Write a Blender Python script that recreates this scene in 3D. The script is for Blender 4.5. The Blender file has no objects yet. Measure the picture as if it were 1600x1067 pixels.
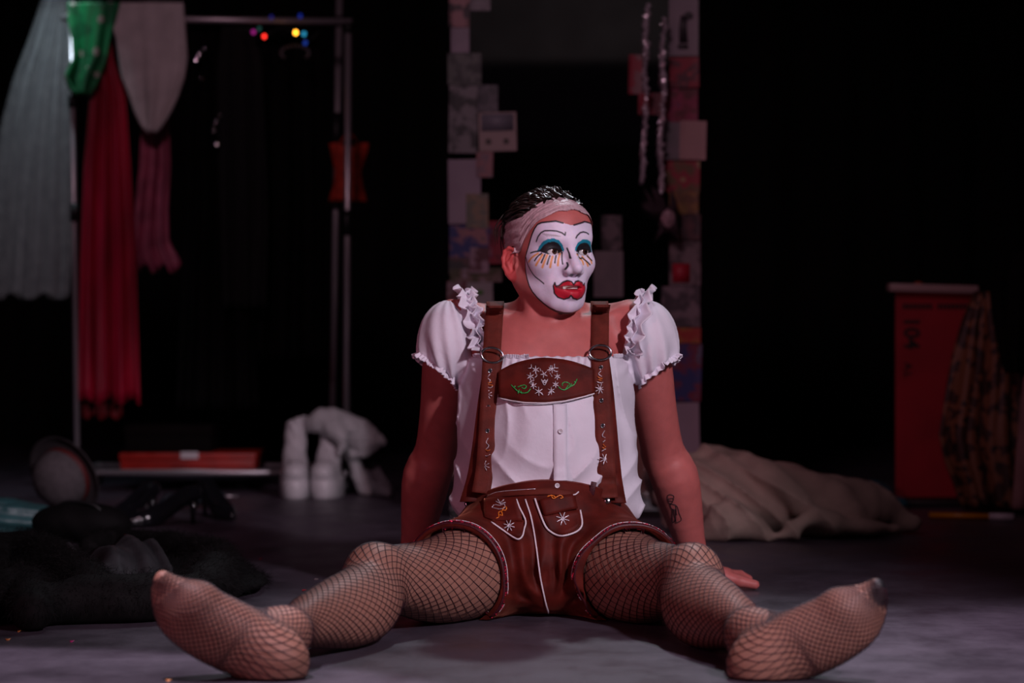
import bpy, bmesh, math, random
import numpy as np
from mathutils import Vector, Matrix
from mathutils.bvhtree import BVHTree

random.seed(7)
np.random.seed(7)
sc = bpy.context.scene
COL = sc.collection
F, CAMZ, HZ = 3778.0, 0.565, 504.0          # focal length in px of the 1600 px frame, lens height, horizon row


def at(px, py, Y):
    """World point that stands Y metres in front of the lens at photo position px, py."""
    return Vector(((px - 800) * Y / F, Y, CAMZ - (py - HZ) * Y / F))


# ------------------------------------------------------------------ camera
cam = bpy.data.cameras.new('camera')
cam.sensor_width = 36.0
cam.lens = F * 36.0 / 1600.0
cam.shift_y = -(533.5 - HZ) / 1600.0
cam.clip_end = 60
cam.dof.use_dof = True
cam.dof.focus_distance = 4.66
cam.dof.aperture_fstop = 2.9
camo = bpy.data.objects.new('camera', cam)
COL.objects.link(camo)
camo.location = (0, 0, CAMZ)
camo.rotation_euler = (math.pi / 2, 0, 0)
sc.camera = camo

# ------------------------------------------------------------------ world, exposure
w = bpy.data.worlds.new('dark_theatre')
sc.world = w
w.use_nodes = True
w.node_tree.nodes['Background'].inputs[0].default_value = (0.30, 0.20, 0.30, 1)
w.node_tree.nodes['Background'].inputs[1].default_value = 0.004
sc.view_settings.view_transform = 'Standard'
sc.view_settings.look = 'None'
sc.view_settings.gamma = 1
sc.view_settings.use_curve_mapping = False
sc.view_settings.exposure = 0.0
sc.cycles.use_denoising = True


# ------------------------------------------------------------------ stage lights
def spot(name, loc, aim, power, color, angle, blend=0.6, radius=0.12):
    l = bpy.data.lights.new(name, 'SPOT')
    l.energy, l.color, l.spot_size, l.spot_blend, l.shadow_soft_size = power, color, math.radians(angle), blend, radius
    o = bpy.data.objects.new(name, l)
    COL.objects.link(o)
    o.location = loc
    o.rotation_euler = (Vector(aim) - Vector(loc)).to_track_quat('-Z', 'Y').to_euler()
    return o


spot('stage_spot_key', (2.0, 0.9, 2.4), (0.10, 4.6, 0.32), 540, (1.0, 0.82, 0.95), 29, 0.7, 0.14)
spot('stage_spot_fill', (-2.4, 1.2, 1.5), (0.0, 4.6, 0.3), 80, (1.0, 0.30, 0.42), 40, 0.9, 0.3)
spot('stage_spot_back', (0.6, 7.9, 4.2), (0.05, 4.7, 0.6), 260, (0.85, 0.90, 1.0), 22, 0.8, 0.10)
spot('stage_spot_veil', (-1.52, 7.80, 2.02), (-1.66, 8.15, 0.9), 13, (0.70, 0.90, 1.0), 62, 0.9, 0.03)
spot('stage_spot_floor', (-0.95, 3.18, 3.6), (-0.95, 3.20, 0.0), 500, (1.0, 0.84, 1.0), 32.5, 0.14, 0.03)
spot('stage_spot_floor', (1.15, 3.98, 3.6), (1.15, 4.00, 0.0), 430, (1.0, 0.82, 1.0), 32, 0.85, 0.05)
spot('stage_spot_set', (-0.8, 2.6, 3.4), (-0.35, 7.6, 0.8), 118, (1.0, 0.60, 0.74), 55, 0.9, 0.3)
spot('added_balcony_spot', (0.3, -2.4, 3.3), (0.3, -5.0, 3.7), 10, (1.0, 0.85, 0.85), 120, 0.9, 0.2)  # unseen lamp, added to brighten the grey front that the mirror shows


# ------------------------------------------------------------------ materials
def mat(name, base, rough=0.6, var=0.0, scale=20.0, bump=0.0, bscale=60.0, metal=0.0, sheen=0.0, spec=None,
        alpha=1.0, emit=None, tint=None, base2=None, attr=None, sss=0.0, trans=0.0, detail=4.0, stretch=(1, 1, 1)):
    m = bpy.data.materials.new(name)
    m.use_nodes = True
    nt = m.node_tree
    b = nt.nodes['Principled BSDF']
    b.inputs['Roughness'].default_value = rough
    b.inputs['Metallic'].default_value = metal
    b.inputs['Base Color'].default_value = (*base, 1)
    b.inputs['Sheen Weight'].default_value = sheen
    if sheen:
        b.inputs['Sheen Roughness'].default_value = 0.35
        b.inputs['Sheen Tint'].default_value = (*(tint or [min(1, c * 1.5 + 0.1) for c in base]), 1)
    if spec is not None:
        b.inputs['Specular IOR Level'].default_value = spec
    b.inputs['Alpha'].default_value = alpha
    if sss:
        b.inputs['Subsurface Weight'].default_value = sss
        b.inputs['Subsurface Radius'].default_value = (0.012, 0.004, 0.002)
        b.inputs['Subsurface Scale'].default_value = 1.0
    if trans:
        b.inputs['Transmission Weight'].default_value = trans
    if emit:
        b.inputs['Emission Color'].default_value = (*emit[:3], 1)
        b.inputs['Emission Strength'].default_value = emit[3]
    tc = nt.nodes.new('ShaderNodeTexCoord')
    mp = nt.nodes.new('ShaderNodeMapping')
    mp.inputs['Scale'].default_value = stretch
    nt.links.new(tc.outputs['Object'], mp.inputs[0])
    if attr:
        a = nt.nodes.new('ShaderNodeAttribute')
        a.attribute_name = attr
        src = a.outputs['Color']
        if var:
            n = nt.nodes.new('ShaderNodeTexNoise')
            n.inputs['Scale'].default_value = scale
            n.inputs['Detail'].default_value = detail
            nt.links.new(mp.outputs[0], n.inputs[0])
            r = nt.nodes.new('ShaderNodeMapRange')
            r.inputs[1].default_value, r.inputs[2].default_value = 0.3, 0.7
            r.inputs[3].default_value, r.inputs[4].default_value = 1 - var, 1 + var
            nt.links.new(n.outputs[0], r.inputs[0])
            x = nt.nodes.new('ShaderNodeVectorMath')
            x.operation = 'SCALE'
            nt.links.new(src, x.inputs[0])
            nt.links.new(r.outputs[0], x.inputs['Scale'])
            src = x.outputs[0]
        nt.links.new(src, b.inputs['Base Color'])
    elif var or base2:
        n = nt.nodes.new('ShaderNodeTexNoise')
        n.inputs['Scale'].default_value = scale
        n.inputs['Detail'].default_value = detail
        nt.links.new(mp.outputs[0], n.inputs[0])
        r = nt.nodes.new('ShaderNodeValToRGB')
        r.color_ramp.elements[0].position, r.color_ramp.elements[1].position = 0.35, 0.65
        c2 = base2 if base2 else [min(1, c * (1 + var)) for c in base]
        c1 = base if base2 else [c * (1 - var) for c in base]
        r.color_ramp.elements[0].color = (*c1, 1)
        r.color_ramp.elements[1].color = (*c2, 1)
        nt.links.new(n.outputs[0], r.inputs[0])
        nt.links.new(r.outputs[0], b.inputs['Base Color'])
    if bump:
        n = nt.nodes.new('ShaderNodeTexNoise')
        n.inputs['Scale'].default_value = bscale
        n.inputs['Detail'].default_value = 5
        nt.links.new(mp.outputs[0], n.inputs[0])
        bp = nt.nodes.new('ShaderNodeBump')
        bp.inputs['Strength'].default_value = bump
        bp.inputs['Distance'].default_value = 0.01
        nt.links.new(n.outputs[0], bp.inputs['Height'])
        nt.links.new(bp.outputs[0], b.inputs['Normal'])
    return m


# ------------------------------------------------------------------ object helpers
def link(o, parent=None):
    COL.objects.link(o)
    if parent:
        o.parent = parent
    return o


def mesh_np(name, V, Fc, m, parent=None, smooth=True, color=None, cname='paint'):
    """One mesh object from an (n,3) vertex array and a list/array of faces."""
    me = bpy.data.meshes.new(name)
    V = np.asarray(V, dtype=np.float32)
    if isinstance(Fc, np.ndarray) and Fc.ndim == 2:
        n, k = Fc.shape
        me.vertices.add(len(V))
        me.vertices.foreach_set('co', V.ravel())
        me.loops.add(n * k)
        me.loops.foreach_set('vertex_index', Fc.astype(np.int32).ravel())
        me.polygons.add(n)
        me.polygons.foreach_set('loop_start', np.arange(0, n * k, k, dtype=np.int32))
        me.update(calc_edges=True)
        me.validate()
    else:
        me.from_pydata([tuple(v) for v in V], [], [tuple(f) for f in Fc])
        me.update()
    if smooth:
        me.polygons.foreach_set('use_smooth', np.ones(len(me.polygons), dtype=bool))
    if color is not None and len(me.vertices) == len(color):
        a = me.color_attributes.new(cname, 'FLOAT_COLOR', 'POINT')
        c = np.ones((len(color), 4), dtype=np.float32)
        c[:, :3] = color
        a.data.foreach_set('color', c.ravel())
    if m:
        me.materials.append(m)
    o = bpy.data.objects.new(name, me)
    return link(o, parent)


def tag(o, label, cat, group=None):
    o['label'], o['category'] = label, cat
    if group:
        o['group'] = group
    return o


def empty(name, loc, label=None, cat=None, group=None):
    o = bpy.data.objects.new(name, None)
    o.location = loc
    o.empty_display_size = 0.05
    link(o)
    bpy.context.view_layer.update()
    if label:
        tag(o, label, cat, group)
    return o


def keep(o, parent):
    """Parent o but keep its world place (parents are only moved, never turned)."""
    o.parent = parent
    o.matrix_parent_inverse = Matrix.Translation(parent.location).inverted()
    return o


class MB:
    """Collects shapes into one mesh."""

    def __init__(s):
        s.v, s.f = [], []

    def add(s, V, Fc):
        b = len(s.v)
        s.v += [tuple(p) for p in V]
        s.f += [tuple(i + b for i in q) for q in Fc]
        return s

    def box(s, c, size, R=None, bev=0.0):
        c = Vector(c)
        x, y, z = [k / 2 for k in size]
        if bev:
            bm = bmesh.new()
            bmesh.ops.create_cube(bm, size=1)
            for v in bm.verts:
                v.co = Vector((v.co.x * size[0], v.co.y * size[1], v.co.z * size[2]))
            bmesh.ops.bevel(bm, geom=bm.edges[:], offset=bev, segments=2, affect='EDGES', profile=0.5)
            V = [v.co.copy() for v in bm.verts]
            bm.verts.index_update()
            Fc = [[v.index for v in f.verts] for f in bm.faces]
            bm.free()
        else:
            V = [Vector((i * x, j * y, k * z)) for i in (-1, 1) for j in (-1, 1) for k in (-1, 1)]
            Fc = [(0, 1, 3, 2), (4, 6, 7, 5), (0, 4, 5, 1), (2, 3, 7, 6), (0, 2, 6, 4), (1, 5, 7, 3)]
        if R:
            V = [R @ p for p in V]
        return s.add([p + c for p in V], Fc)

    def tube(s, pts, r, n=8, cap=True, closed=False):
        pts = [Vector(p) for p in pts]
        m = len(pts)
        rr = r if isinstance(r, (list, tuple)) else [r] * m
        V, Fc = [], []
        up = None
        for i, p in enumerate(pts):
            if closed:
                t = (pts[(i + 1) % m] - pts[i - 1])
            else:
                t = pts[min(i + 1, m - 1)] - pts[max(i - 1, 0)]
            if t.length < 1e-9:
                t = Vector((0, 0, 1))
            t.normalize()
            if up is None:
                up = Vector((0, 0, 1)) if abs(t.z) < 0.9 else Vector((1, 0, 0))
            a = (up - t * up.dot(t))
            if a.length < 1e-6:
                a = t.orthogonal()
            a.normalize()
            up = a
            b = t.cross(a)
            for k in range(n):
                th = 2 * math.pi * k / n
                V.append(p + (a * math.cos(th) + b * math.sin(th)) * rr[i])
        for i in range(m - (0 if closed else 1)):
            j = (i + 1) % m
            for k in range(n):
                l = (k + 1) % n
                Fc.append((i * n + k, i * n + l, j * n + l, j * n + k))
        if cap and not closed:
            Fc.append(tuple(reversed(range(n))))
            Fc.append(tuple((m - 1) * n + k for k in range(n)))
        return s.add(V, Fc)

    def ball(s, c, r, nu=10, nv=7, R=None):
        r = r if isinstance(r, (tuple, list)) else (r, r, r)
        c = Vector(c)
        V = [Vector((0, 0, r[2]))]
        for j in range(1, nv):
            ph = math.pi * j / nv
            for i in range(nu):
                th = 2 * math.pi * i / nu
                V.append(Vector((r[0] * math.sin(ph) * math.cos(th), r[1] * math.sin(ph) * math.sin(th), r[2] * math.cos(ph))))
        V.append(Vector((0, 0, -r[2])))
        Fc = []
        for i in range(nu):
            Fc.append((0, 1 + i, 1 + (i + 1) % nu))
            Fc.append((len(V) - 1, 1 + (nv - 2) * nu + (i + 1) % nu, 1 + (nv - 2) * nu + i))
            for j in range(nv - 2):
                a, b = 1 + j * nu + i, 1 + j * nu + (i + 1) % nu
                Fc.append((a, a + nu, b + nu, b))
        if R:
            V = [R @ p for p in V]
        return s.add([p + c for p in V], Fc)

    def lathe(s, prof, c=(0, 0, 0), n=28, R=None):
        c = Vector(c)
        V, Fc = [], []
        for r, z in prof:
            for k in range(n):
                th = 2 * math.pi * k / n
                V.append(Vector((r * math.cos(th), r * math.sin(th), z)))
        for i in range(len(prof) - 1):
            for k in range(n):
                l = (k + 1) % n
                Fc.append((i * n + k, i * n + l, (i + 1) * n + l, (i + 1) * n + k))
        if R:
            V = [R @ p for p in V]
        return s.add([p + c for p in V], Fc)

    def grid(s, P, thick=0.0):
        """P[i][j] points; with thick a closed slab along the local normals."""
        P = np.array([[tuple(q) for q in r] for r in P], dtype=float)
        n, m = P.shape[:2]
        if thick:
            du = np.gradient(P, axis=0)
            dv = np.gradient(P, axis=1)
            N = np.cross(du, dv)
            N /= np.linalg.norm(N, axis=2, keepdims=True) + 1e-12
            A, B = P + N * thick / 2, P - N * thick / 2
            V = np.concatenate([A.reshape(-1, 3), B.reshape(-1, 3)])
            o = n * m
        else:
            V = P.reshape(-1, 3)
        Fc = []
        for i in range(n - 1):
            for j in range(m - 1):
                a, b, c, d = i * m + j, (i + 1) * m + j, (i + 1) * m + j + 1, i * m + j + 1
                Fc.append((a, b, c, d))
                if thick:
                    Fc.append((o + d, o + c, o + b, o + a))
        if thick:
            rim = [j for j in range(m)] + [i * m + m - 1 for i in range(1, n)] + [(n - 1) * m + j for j in range(m - 2, -1, -1)] + [i * m for i in range(n - 2, 0, -1)]
            for k in range(len(rim)):
                a, b = rim[k], rim[(k + 1) % len(rim)]
                Fc.append((a, b, o + b, o + a))
        return s.add(V, Fc)

    def build(s, name, m, parent=None, smooth=True, world=True):
        me = bpy.data.meshes.new(name)
        me.from_pydata(s.v, [], s.f)
        me.update()
        if smooth:
            me.polygons.foreach_set('use_smooth', np.ones(len(me.polygons), dtype=bool))
        if m:
            me.materials.append(m)
        o = bpy.data.objects.new(name, me)
        COL.objects.link(o)
        if parent:
            if world:
                root = parent
                loc = Vector((0, 0, 0))
                while root:
                    loc += root.location
                    root = root.parent if root.parent else None
                o.parent = parent
                me.transform(Matrix.Translation(-loc))
            else:
                o.parent = parent
        return o


def recentre(o):
    """Move a top-level mesh's origin to the middle of its base."""
    me = o.data
    n = len(me.vertices)
    co = np.empty(n * 3, dtype=np.float32)
    me.vertices.foreach_get('co', co)
    co = co.reshape(-1, 3)
    c = Vector(((co[:, 0].min() + co[:, 0].max()) / 2, (co[:, 1].min() + co[:, 1].max()) / 2, co[:, 2].min()))
    me.transform(Matrix.Translation(-c))
    o.location = c
    return o


def spline(P, n):
    """Catmull-Rom through P, n points."""
    P = np.array([tuple(p) for p in P], dtype=float)
    Q = np.vstack([2 * P[0] - P[1], P, 2 * P[-1] - P[-2]])
    out = []
    for u in np.linspace(0, len(P) - 1 - 1e-9, n):
        i = int(u)
        t = u - i
        a, b, c, d = Q[i], Q[i + 1], Q[i + 2], Q[i + 3]
        out.append(0.5 * (2 * b + (c - a) * t + (2 * a - 5 * b + 4 * c - d) * t * t + (3 * b - a - 3 * c + d) * t ** 3))
    return np.array(out)


# ------------------------------------------------------------------ distance fields -> one continuous surface
def wob(X, Y, Z, seed, freq, n=5):
    """Smooth pseudo noise in -1..1 built from warped sines."""
    r = np.random.RandomState(seed)
    s = 0
    for i in range(n):
        d = r.normal(size=3)
        d /= np.linalg.norm(d)
        e = r.normal(size=3)
        e /= np.linalg.norm(e)
        f = freq * (0.7 + 0.5 * i)
        q = np.sin(f * 0.6 * (X * e[0] + Y * e[1] + Z * e[2]) + r.rand() * 6)
        s = s + np.sin(f * (X * d[0] + Y * d[1] + Z * d[2]) + 1.3 * q + r.rand() * 6) / (1 + 0.5 * i)
    return s / 2.2


class SDF:
    def __init__(s):
        s.ops = []

    def _add(s, fn, lo, hi, k, mode):
        s.ops.append((fn, np.array(lo, float), np.array(hi, float), k, mode))
        return s

    def cone(s, a, b, ra, rb, k=0.02, flat=None, mode='+'):
        a, b = np.array(a, float), np.array(b, float)
        ab = b - a
        L2 = max(ab @ ab, 1e-12)
        if flat:
            n = np.array(flat[0], float)
            n /= np.linalg.norm(n)
            sc_ = flat[1]

        def fn(X, Y, Z):
            px, py, pz = X - a[0], Y - a[1], Z - a[2]
            t = np.clip((px * ab[0] + py * ab[1] + pz * ab[2]) / L2, 0, 1)
            qx, qy, qz = px - t * ab[0], py - t * ab[1], pz - t * ab[2]
            d2 = qx * qx + qy * qy + qz * qz
            if flat:
                qn = qx * n[0] + qy * n[1] + qz * n[2]
                d2 = d2 + qn * qn * (1 / sc_ ** 2 - 1)
                return (np.sqrt(np.maximum(d2, 0)) - (ra + (rb - ra) * t)) * min(1, sc_)
            return np.sqrt(d2) - (ra + (rb - ra) * t)
        m = max(ra, rb)
        return s._add(fn, np.minimum(a, b) - m, np.maximum(a, b) + m, k, mode)

    def chain(s, P, r, k=0.02, n=16):
        """Tapering limb along a smooth path; the radii follow the path."""
        Q = spline([tuple(p) + (q,) for p, q in zip(P, r)], n)

        def fn(X, Y, Z):
            D = None
            for i in range(n - 1):
                a, ab = Q[i, :3], Q[i + 1, :3] - Q[i, :3]
                px, py, pz = X - a[0], Y - a[1], Z - a[2]
                t = np.clip((px * ab[0] + py * ab[1] + pz * ab[2]) / max(ab @ ab, 1e-12), 0, 1)
                d = np.sqrt((px - t * ab[0]) ** 2 + (py - t * ab[1]) ** 2 + (pz - t * ab[2]) ** 2) - (Q[i, 3] + (Q[i + 1, 3] - Q[i, 3]) * t)
                D = d if D is None else np.minimum(D, d)
            return D
        m = Q[:, 3].max()
        return s._add(fn, Q[:, :3].min(0) - m, Q[:, :3].max(0) + m, k, '+')

    def ell(s, c, r, k=0.02, R=None, mode='+'):
        c, r = np.array(c, float), np.array(r, float)
        R = np.eye(3) if R is None else np.array(R, float)      # columns are the local axes

        def fn(X, Y, Z):
            px, py, pz = X - c[0], Y - c[1], Z - c[2]
            k0 = k1 = 0
            for i in range(3):
                q = px * R[0, i] + py * R[1, i] + pz * R[2, i]
                k0 = k0 + (q / r[i]) ** 2
                k1 = k1 + (q / r[i] ** 2) ** 2
            k0 = np.sqrt(k0)
            return k0 * (k0 - 1) / np.sqrt(k1 + 1e-12)
        e = np.abs(R) @ r
        return s._add(fn, c - e, c + e, k, mode)

    def cut(s, fn):
        """Intersect with fn(X,Y,Z) <= 0 everywhere."""
        s.ops.append((fn, None, None, 0, 'x'))
        return s

    def disp(s, fn):
        s.ops.append((fn, None, None, 0, 'd'))
        return s

    def grid(s, lo, hi, h):
        lo, hi = np.array(lo, float), np.array(hi, float)
        n = np.ceil((hi - lo) / h).astype(int) + 1
        D = np.full(n, 0.2, dtype=np.float32)
        ax = [(lo[i] + h * np.arange(n[i])).astype(np.float32) for i in range(3)]
        for fn, a, b, k, mode in s.ops:
            if a is None:
                X, Y, Z = ax[0][:, None, None], ax[1][None, :, None], ax[2][None, None, :]
                v = fn(X, Y, Z)
                D = np.maximum(D, v) if mode == 'x' else D + v
                continue
            mg = k + 3 * h + 0.012
            i0 = np.clip(np.floor((a - mg - lo) / h).astype(int), 0, n)
            i1 = np.clip(np.ceil((b + mg - lo) / h).astype(int) + 1, 0, n)
            if (i1 <= i0).any():
                continue
            sl = tuple(slice(i0[i], i1[i]) for i in range(3))
            X, Y, Z = ax[0][sl[0]][:, None, None], ax[1][sl[1]][None, :, None], ax[2][sl[2]][None, None, :]
            v = fn(X, Y, Z)
            d = D[sl]
            if mode == '+':
                q = np.maximum(k - np.abs(d - v), 0) / max(k, 1e-6)
                D[sl] = np.minimum(d, v) - q * q * k * 0.25
            else:
                q = np.maximum(k - np.abs(d + v), 0) / max(k, 1e-6)
                D[sl] = np.maximum(d, -v) + q * q * k * 0.25
        return D.astype(np.float32), lo

    def mesh(s, lo, hi, h):
        D, lo = s.grid(lo, hi, h)
        return surface_nets(D, lo, h)


def surface_nets(D, lo, h):
    I = D < 0
    c = I[:-1, :-1, :-1].astype(np.int8)
    cnt = c.copy()
    for o in [(0, 0, 1), (0, 1, 0), (0, 1, 1), (1, 0, 0), (1, 0, 1), (1, 1, 0), (1, 1, 1)]:
        cnt += I[o[0]:I.shape[0] - 1 + o[0], o[1]:I.shape[1] - 1 + o[1], o[2]:I.shape[2] - 1 + o[2]]
    M = (cnt > 0) & (cnt < 8)
    C = np.argwhere(M)
    idx = np.full(M.shape, -1, dtype=np.int32)
    idx[M] = np.arange(len(C))
    pos = np.zeros((len(C), 3))
    num = np.zeros(len(C))
    corner = {}
    for o in [(i, j, k) for i in (0, 1) for j in (0, 1) for k in (0, 1)]:
        corner[o] = D[C[:, 0] + o[0], C[:, 1] + o[1], C[:, 2] + o[2]]
    for o in corner:
        for a in range(3):
            if o[a] == 0:
                p = list(o)
                p[a] = 1
                d0, d1 = corner[o], corner[tuple(p)]
                x = (d0 < 0) != (d1 < 0)
                t = np.where(x, d0 / np.where(x, d0 - d1, 1), 0)
                q = np.array(o, float)[None, :].repeat(len(C), 0)
                q[:, a] += t
                pos += q * x[:, None]
                num += x
    V = lo + h * (C + pos / np.maximum(num, 1)[:, None])
    faces = []
    for a in range(3):
        b, c_ = (a + 1) % 3, (a + 2) % 3
        s0 = [slice(None)] * 3
        s1 = [slice(None)] * 3
        s0[a] = slice(0, -1)
        s1[a] = slice(1, None)
        A, B = I[tuple(s0)], I[tuple(s1)]
        E = np.argwhere(A != B)
        E = E[(E[:, b] > 0) & (E[:, c_] > 0) & (E[:, b] < D.shape[b] - 1) & (E[:, c_] < D.shape[c_] - 1)]
        if not len(E):
            continue
        sgn = A[E[:, 0], E[:, 1], E[:, 2]]
        q = []
        for db, dc in ((-1, -1), (0, -1), (0, 0), (-1, 0)):
            e = E.copy()
            e[:, b] += db
            e[:, c_] += dc
            q.append(idx[e[:, 0], e[:, 1], e[:, 2]])
        q = np.stack(q, 1)
        q[~sgn] = q[~sgn][:, ::-1]
        faces.append(q)
    Fq = np.concatenate(faces)
    return V, Fq[(Fq >= 0).all(1)]


def submesh(V, Fq, keepf):
    Fq = Fq[keepf]
    u, inv = np.unique(Fq, return_inverse=True)
    return V[u], inv.reshape(Fq.shape)


def merge(parts):
    V, Fq, b = [], [], 0
    for v, f in parts:
        V.append(v)
        Fq.append(f + b)
        b += len(v)
    return np.concatenate(V), np.concatenate(Fq)


def relax(V, Fq, it=2, lam=0.5):
    """Laplacian smoothing over the quad edges."""
    E = np.concatenate([Fq[:, [0, 1]], Fq[:, [1, 2]], Fq[:, [2, 3]], Fq[:, [3, 0]]])
    E = np.concatenate([E, E[:, ::-1]])
    deg = np.bincount(E[:, 0], minlength=len(V)).astype(float)[:, None]
    for _ in range(it):
        S = np.stack([np.bincount(E[:, 0], V[E[:, 1], i], minlength=len(V)) for i in range(3)], 1)
        V = V + lam * (S / np.maximum(deg, 1) - V)
    return V
# ================================================================== the setting
def floor_material():
    m = mat('floor_black_vinyl', (0.042, 0.038, 0.046), 0.36, spec=0.45)
    nt = m.node_tree
    b = nt.nodes['Principled BSDF']
    tc = nt.nodes.new('ShaderNodeTexCoord')

    def noise(scale, detail, stretch):
        mp = nt.nodes.new('ShaderNodeMapping')
        mp.inputs['Scale'].default_value = stretch
        nt.links.new(tc.outputs['Object'], mp.inputs[0])
        n = nt.nodes.new('ShaderNodeTexNoise')
        n.inputs['Scale'].default_value = scale
        n.inputs['Detail'].default_value = detail
        n.inputs['Roughness'].default_value = 0.65
        nt.links.new(mp.outputs[0], n.inputs[0])
        return n.outputs[0]
    big = noise(2.2, 5, (1, 0.55, 1))
    scuff = noise(7, 9, (1, 0.8, 1))
    fine = noise(120, 4, (1, 1, 1))
    r = nt.nodes.new('ShaderNodeValToRGB')
    r.color_ramp.elements[0].position, r.color_ramp.elements[1].position = 0.3, 0.72
    r.color_ramp.elements[0].color = (0.029, 0.0225, 0.031, 1)
    r.color_ramp.elements[1].color = (0.110, 0.088, 0.120, 1)
    mix = nt.nodes.new('ShaderNodeMath')
    mix.operation = 'MULTIPLY_ADD'
    mix.inputs[1].default_value = 0.5
    nt.links.new(scuff, mix.inputs[0])
    h2 = nt.nodes.new('ShaderNodeMath')
    h2.operation = 'MULTIPLY'
    h2.inputs[1].default_value = 0.5
    nt.links.new(big, h2.inputs[0])
    nt.links.new(h2.outputs[0], mix.inputs[2])
    nt.links.new(mix.outputs[0], r.inputs[0])
    nt.links.new(r.outputs[0], b.inputs['Base Color'])
    rr = nt.nodes.new('ShaderNodeMapRange')
    rr.inputs[1].default_value, rr.inputs[2].default_value = 0.3, 0.7
    rr.inputs[3].default_value, rr.inputs[4].default_value = 0.30, 0.55
    nt.links.new(scuff, rr.inputs[0])
    nt.links.new(rr.outputs[0], b.inputs['Roughness'])
    bp = nt.nodes.new('ShaderNodeBump')
    bp.inputs['Strength'].default_value = 0.25
    bp.inputs['Distance'].default_value = 0.003
    nt.links.new(fine, bp.inputs['Height'])
    nt.links.new(bp.outputs[0], b.inputs['Normal'])
    return m


fl = MB().grid([[(x, y, 0) for y in np.linspace(-6, 12, 19)] for x in np.linspace(-7, 7, 15)]).build('floor', floor_material())
fl['kind'] = 'structure'

curtain_mat = mat('black_stage_drape', (0.0015, 0.0014, 0.0016), 0.95, var=0.3, scale=30, bump=0.3, bscale=90)
P = []
for x in np.linspace(-5.2, 5.2, 420):
    y = 11.0 + 0.07 * math.sin(x * 21 + 1.3 * math.sin(x * 3.1)) + 0.04 * math.sin(x * 9.3)
    P.append([(x, y + 0.012 * math.sin(z * 2 + x * 5), z) for z in np.linspace(0.0, 4.6, 8)])
cu = MB().grid(P).build('wall_back', curtain_mat)
cu['kind'] = 'structure'

# ================================================================== the seated performer: one continuous body
CX = 0.069
TH = math.radians(28)
HO = np.array((0.0755, 4.83, 0.706))                       # head centre at eye level
HU = np.array((math.cos(TH), math.sin(TH), 0.0))           # towards the person's left
HV = np.array((math.sin(TH), -math.cos(TH), 0.0))          # out of the face
HW = np.array((0.0, 0.0, 1.0))
HR = np.stack([HU, HV, HW], 1)


def hl(u, v, w_):
    """Head coordinates to the place in the room."""
    return HO + u * HU + v * HV + w_ * HW


def to_head(V):
    return (np.asarray(V) - HO) @ HR


body = SDF()
# trunk
body.ell((CX, 4.765, 0.118), (0.160, 0.120, 0.118), 0.03)
body.ell((CX, 4.785, 0.265), (0.128, 0.098, 0.15), 0.05)
body.ell((CX, 4.855, 0.42), (0.150, 0.100, 0.155), 0.05)
for s in (-1, 1):
    body.ell((CX + s * 0.070, 4.802, 0.470), (0.078, 0.045, 0.06), 0.04)
    body.cone((CX + s * 0.03, 4.890, 0.568), (CX + s * 0.16, 4.893, 0.562), 0.040, 0.038, 0.025)
    body.cone((CX + s * 0.014, 4.800, 0.545), (CX + s * 0.15, 4.858, 0.586), 0.008, 0.009, 0.018)
    body.cone((CX + s * 0.09, 4.89, 0.50), (CX + s * 0.185, 4.885, 0.555), 0.07, 0.050, 0.03)
body.ell((CX, 4.85, 0.53), (0.13, 0.072, 0.06), 0.03)
# neck
body.cone((0.071, 4.882, 0.535), (0.0755, 4.852, 0.66), 0.064, 0.054, 0.03)
for s in (-1, 1):
    a = hl(s * 0.058, -0.012, -0.055)
    body.cone(a, (CX + s * 0.016, 4.808, 0.545), 0.013, 0.009, 0.022)
body.ell((0.077, 4.795, 0.594), (0.012, 0.014, 0.016), 0.025)
# arms
SH = {-1: (-0.118, 4.885, 0.550), 1: (0.256, 4.885, 0.550)}
EL = {-1: (-0.157, 5.01, 0.300), 1: (0.3125, 5.01, 0.300)}
WR = {-1: (-0.2130, 5.110, 0.058), 1: (0.390, 5.110, 0.058)}


def lerp(a, b, t):
    return np.array(a) * (1 - t) + np.array(b) * t


for s in (-1, 1):
    e, w_ = np.array(EL[s]), np.array(WR[s])
    body.chain([SH[s], lerp(SH[s], e, 0.3) + (s * 0.002, -0.004, 0), lerp(SH[s], e, 0.65) + (0, -0.006, 0), e,
                lerp(e, w_, 0.22) + (s * 0.007, -0.008, 0), lerp(e, w_, 0.48) + (s * 0.004, -0.004, 0), lerp(e, w_, 0.8), w_],
               [0.054, 0.051, 0.045, 0.044, 0.050, 0.044, 0.032, 0.028], 0.03, 22)
    body.ell(e + (-s * 0.020, 0.030, 0.0), (0.018, 0.02, 0.03), 0.03)


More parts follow.
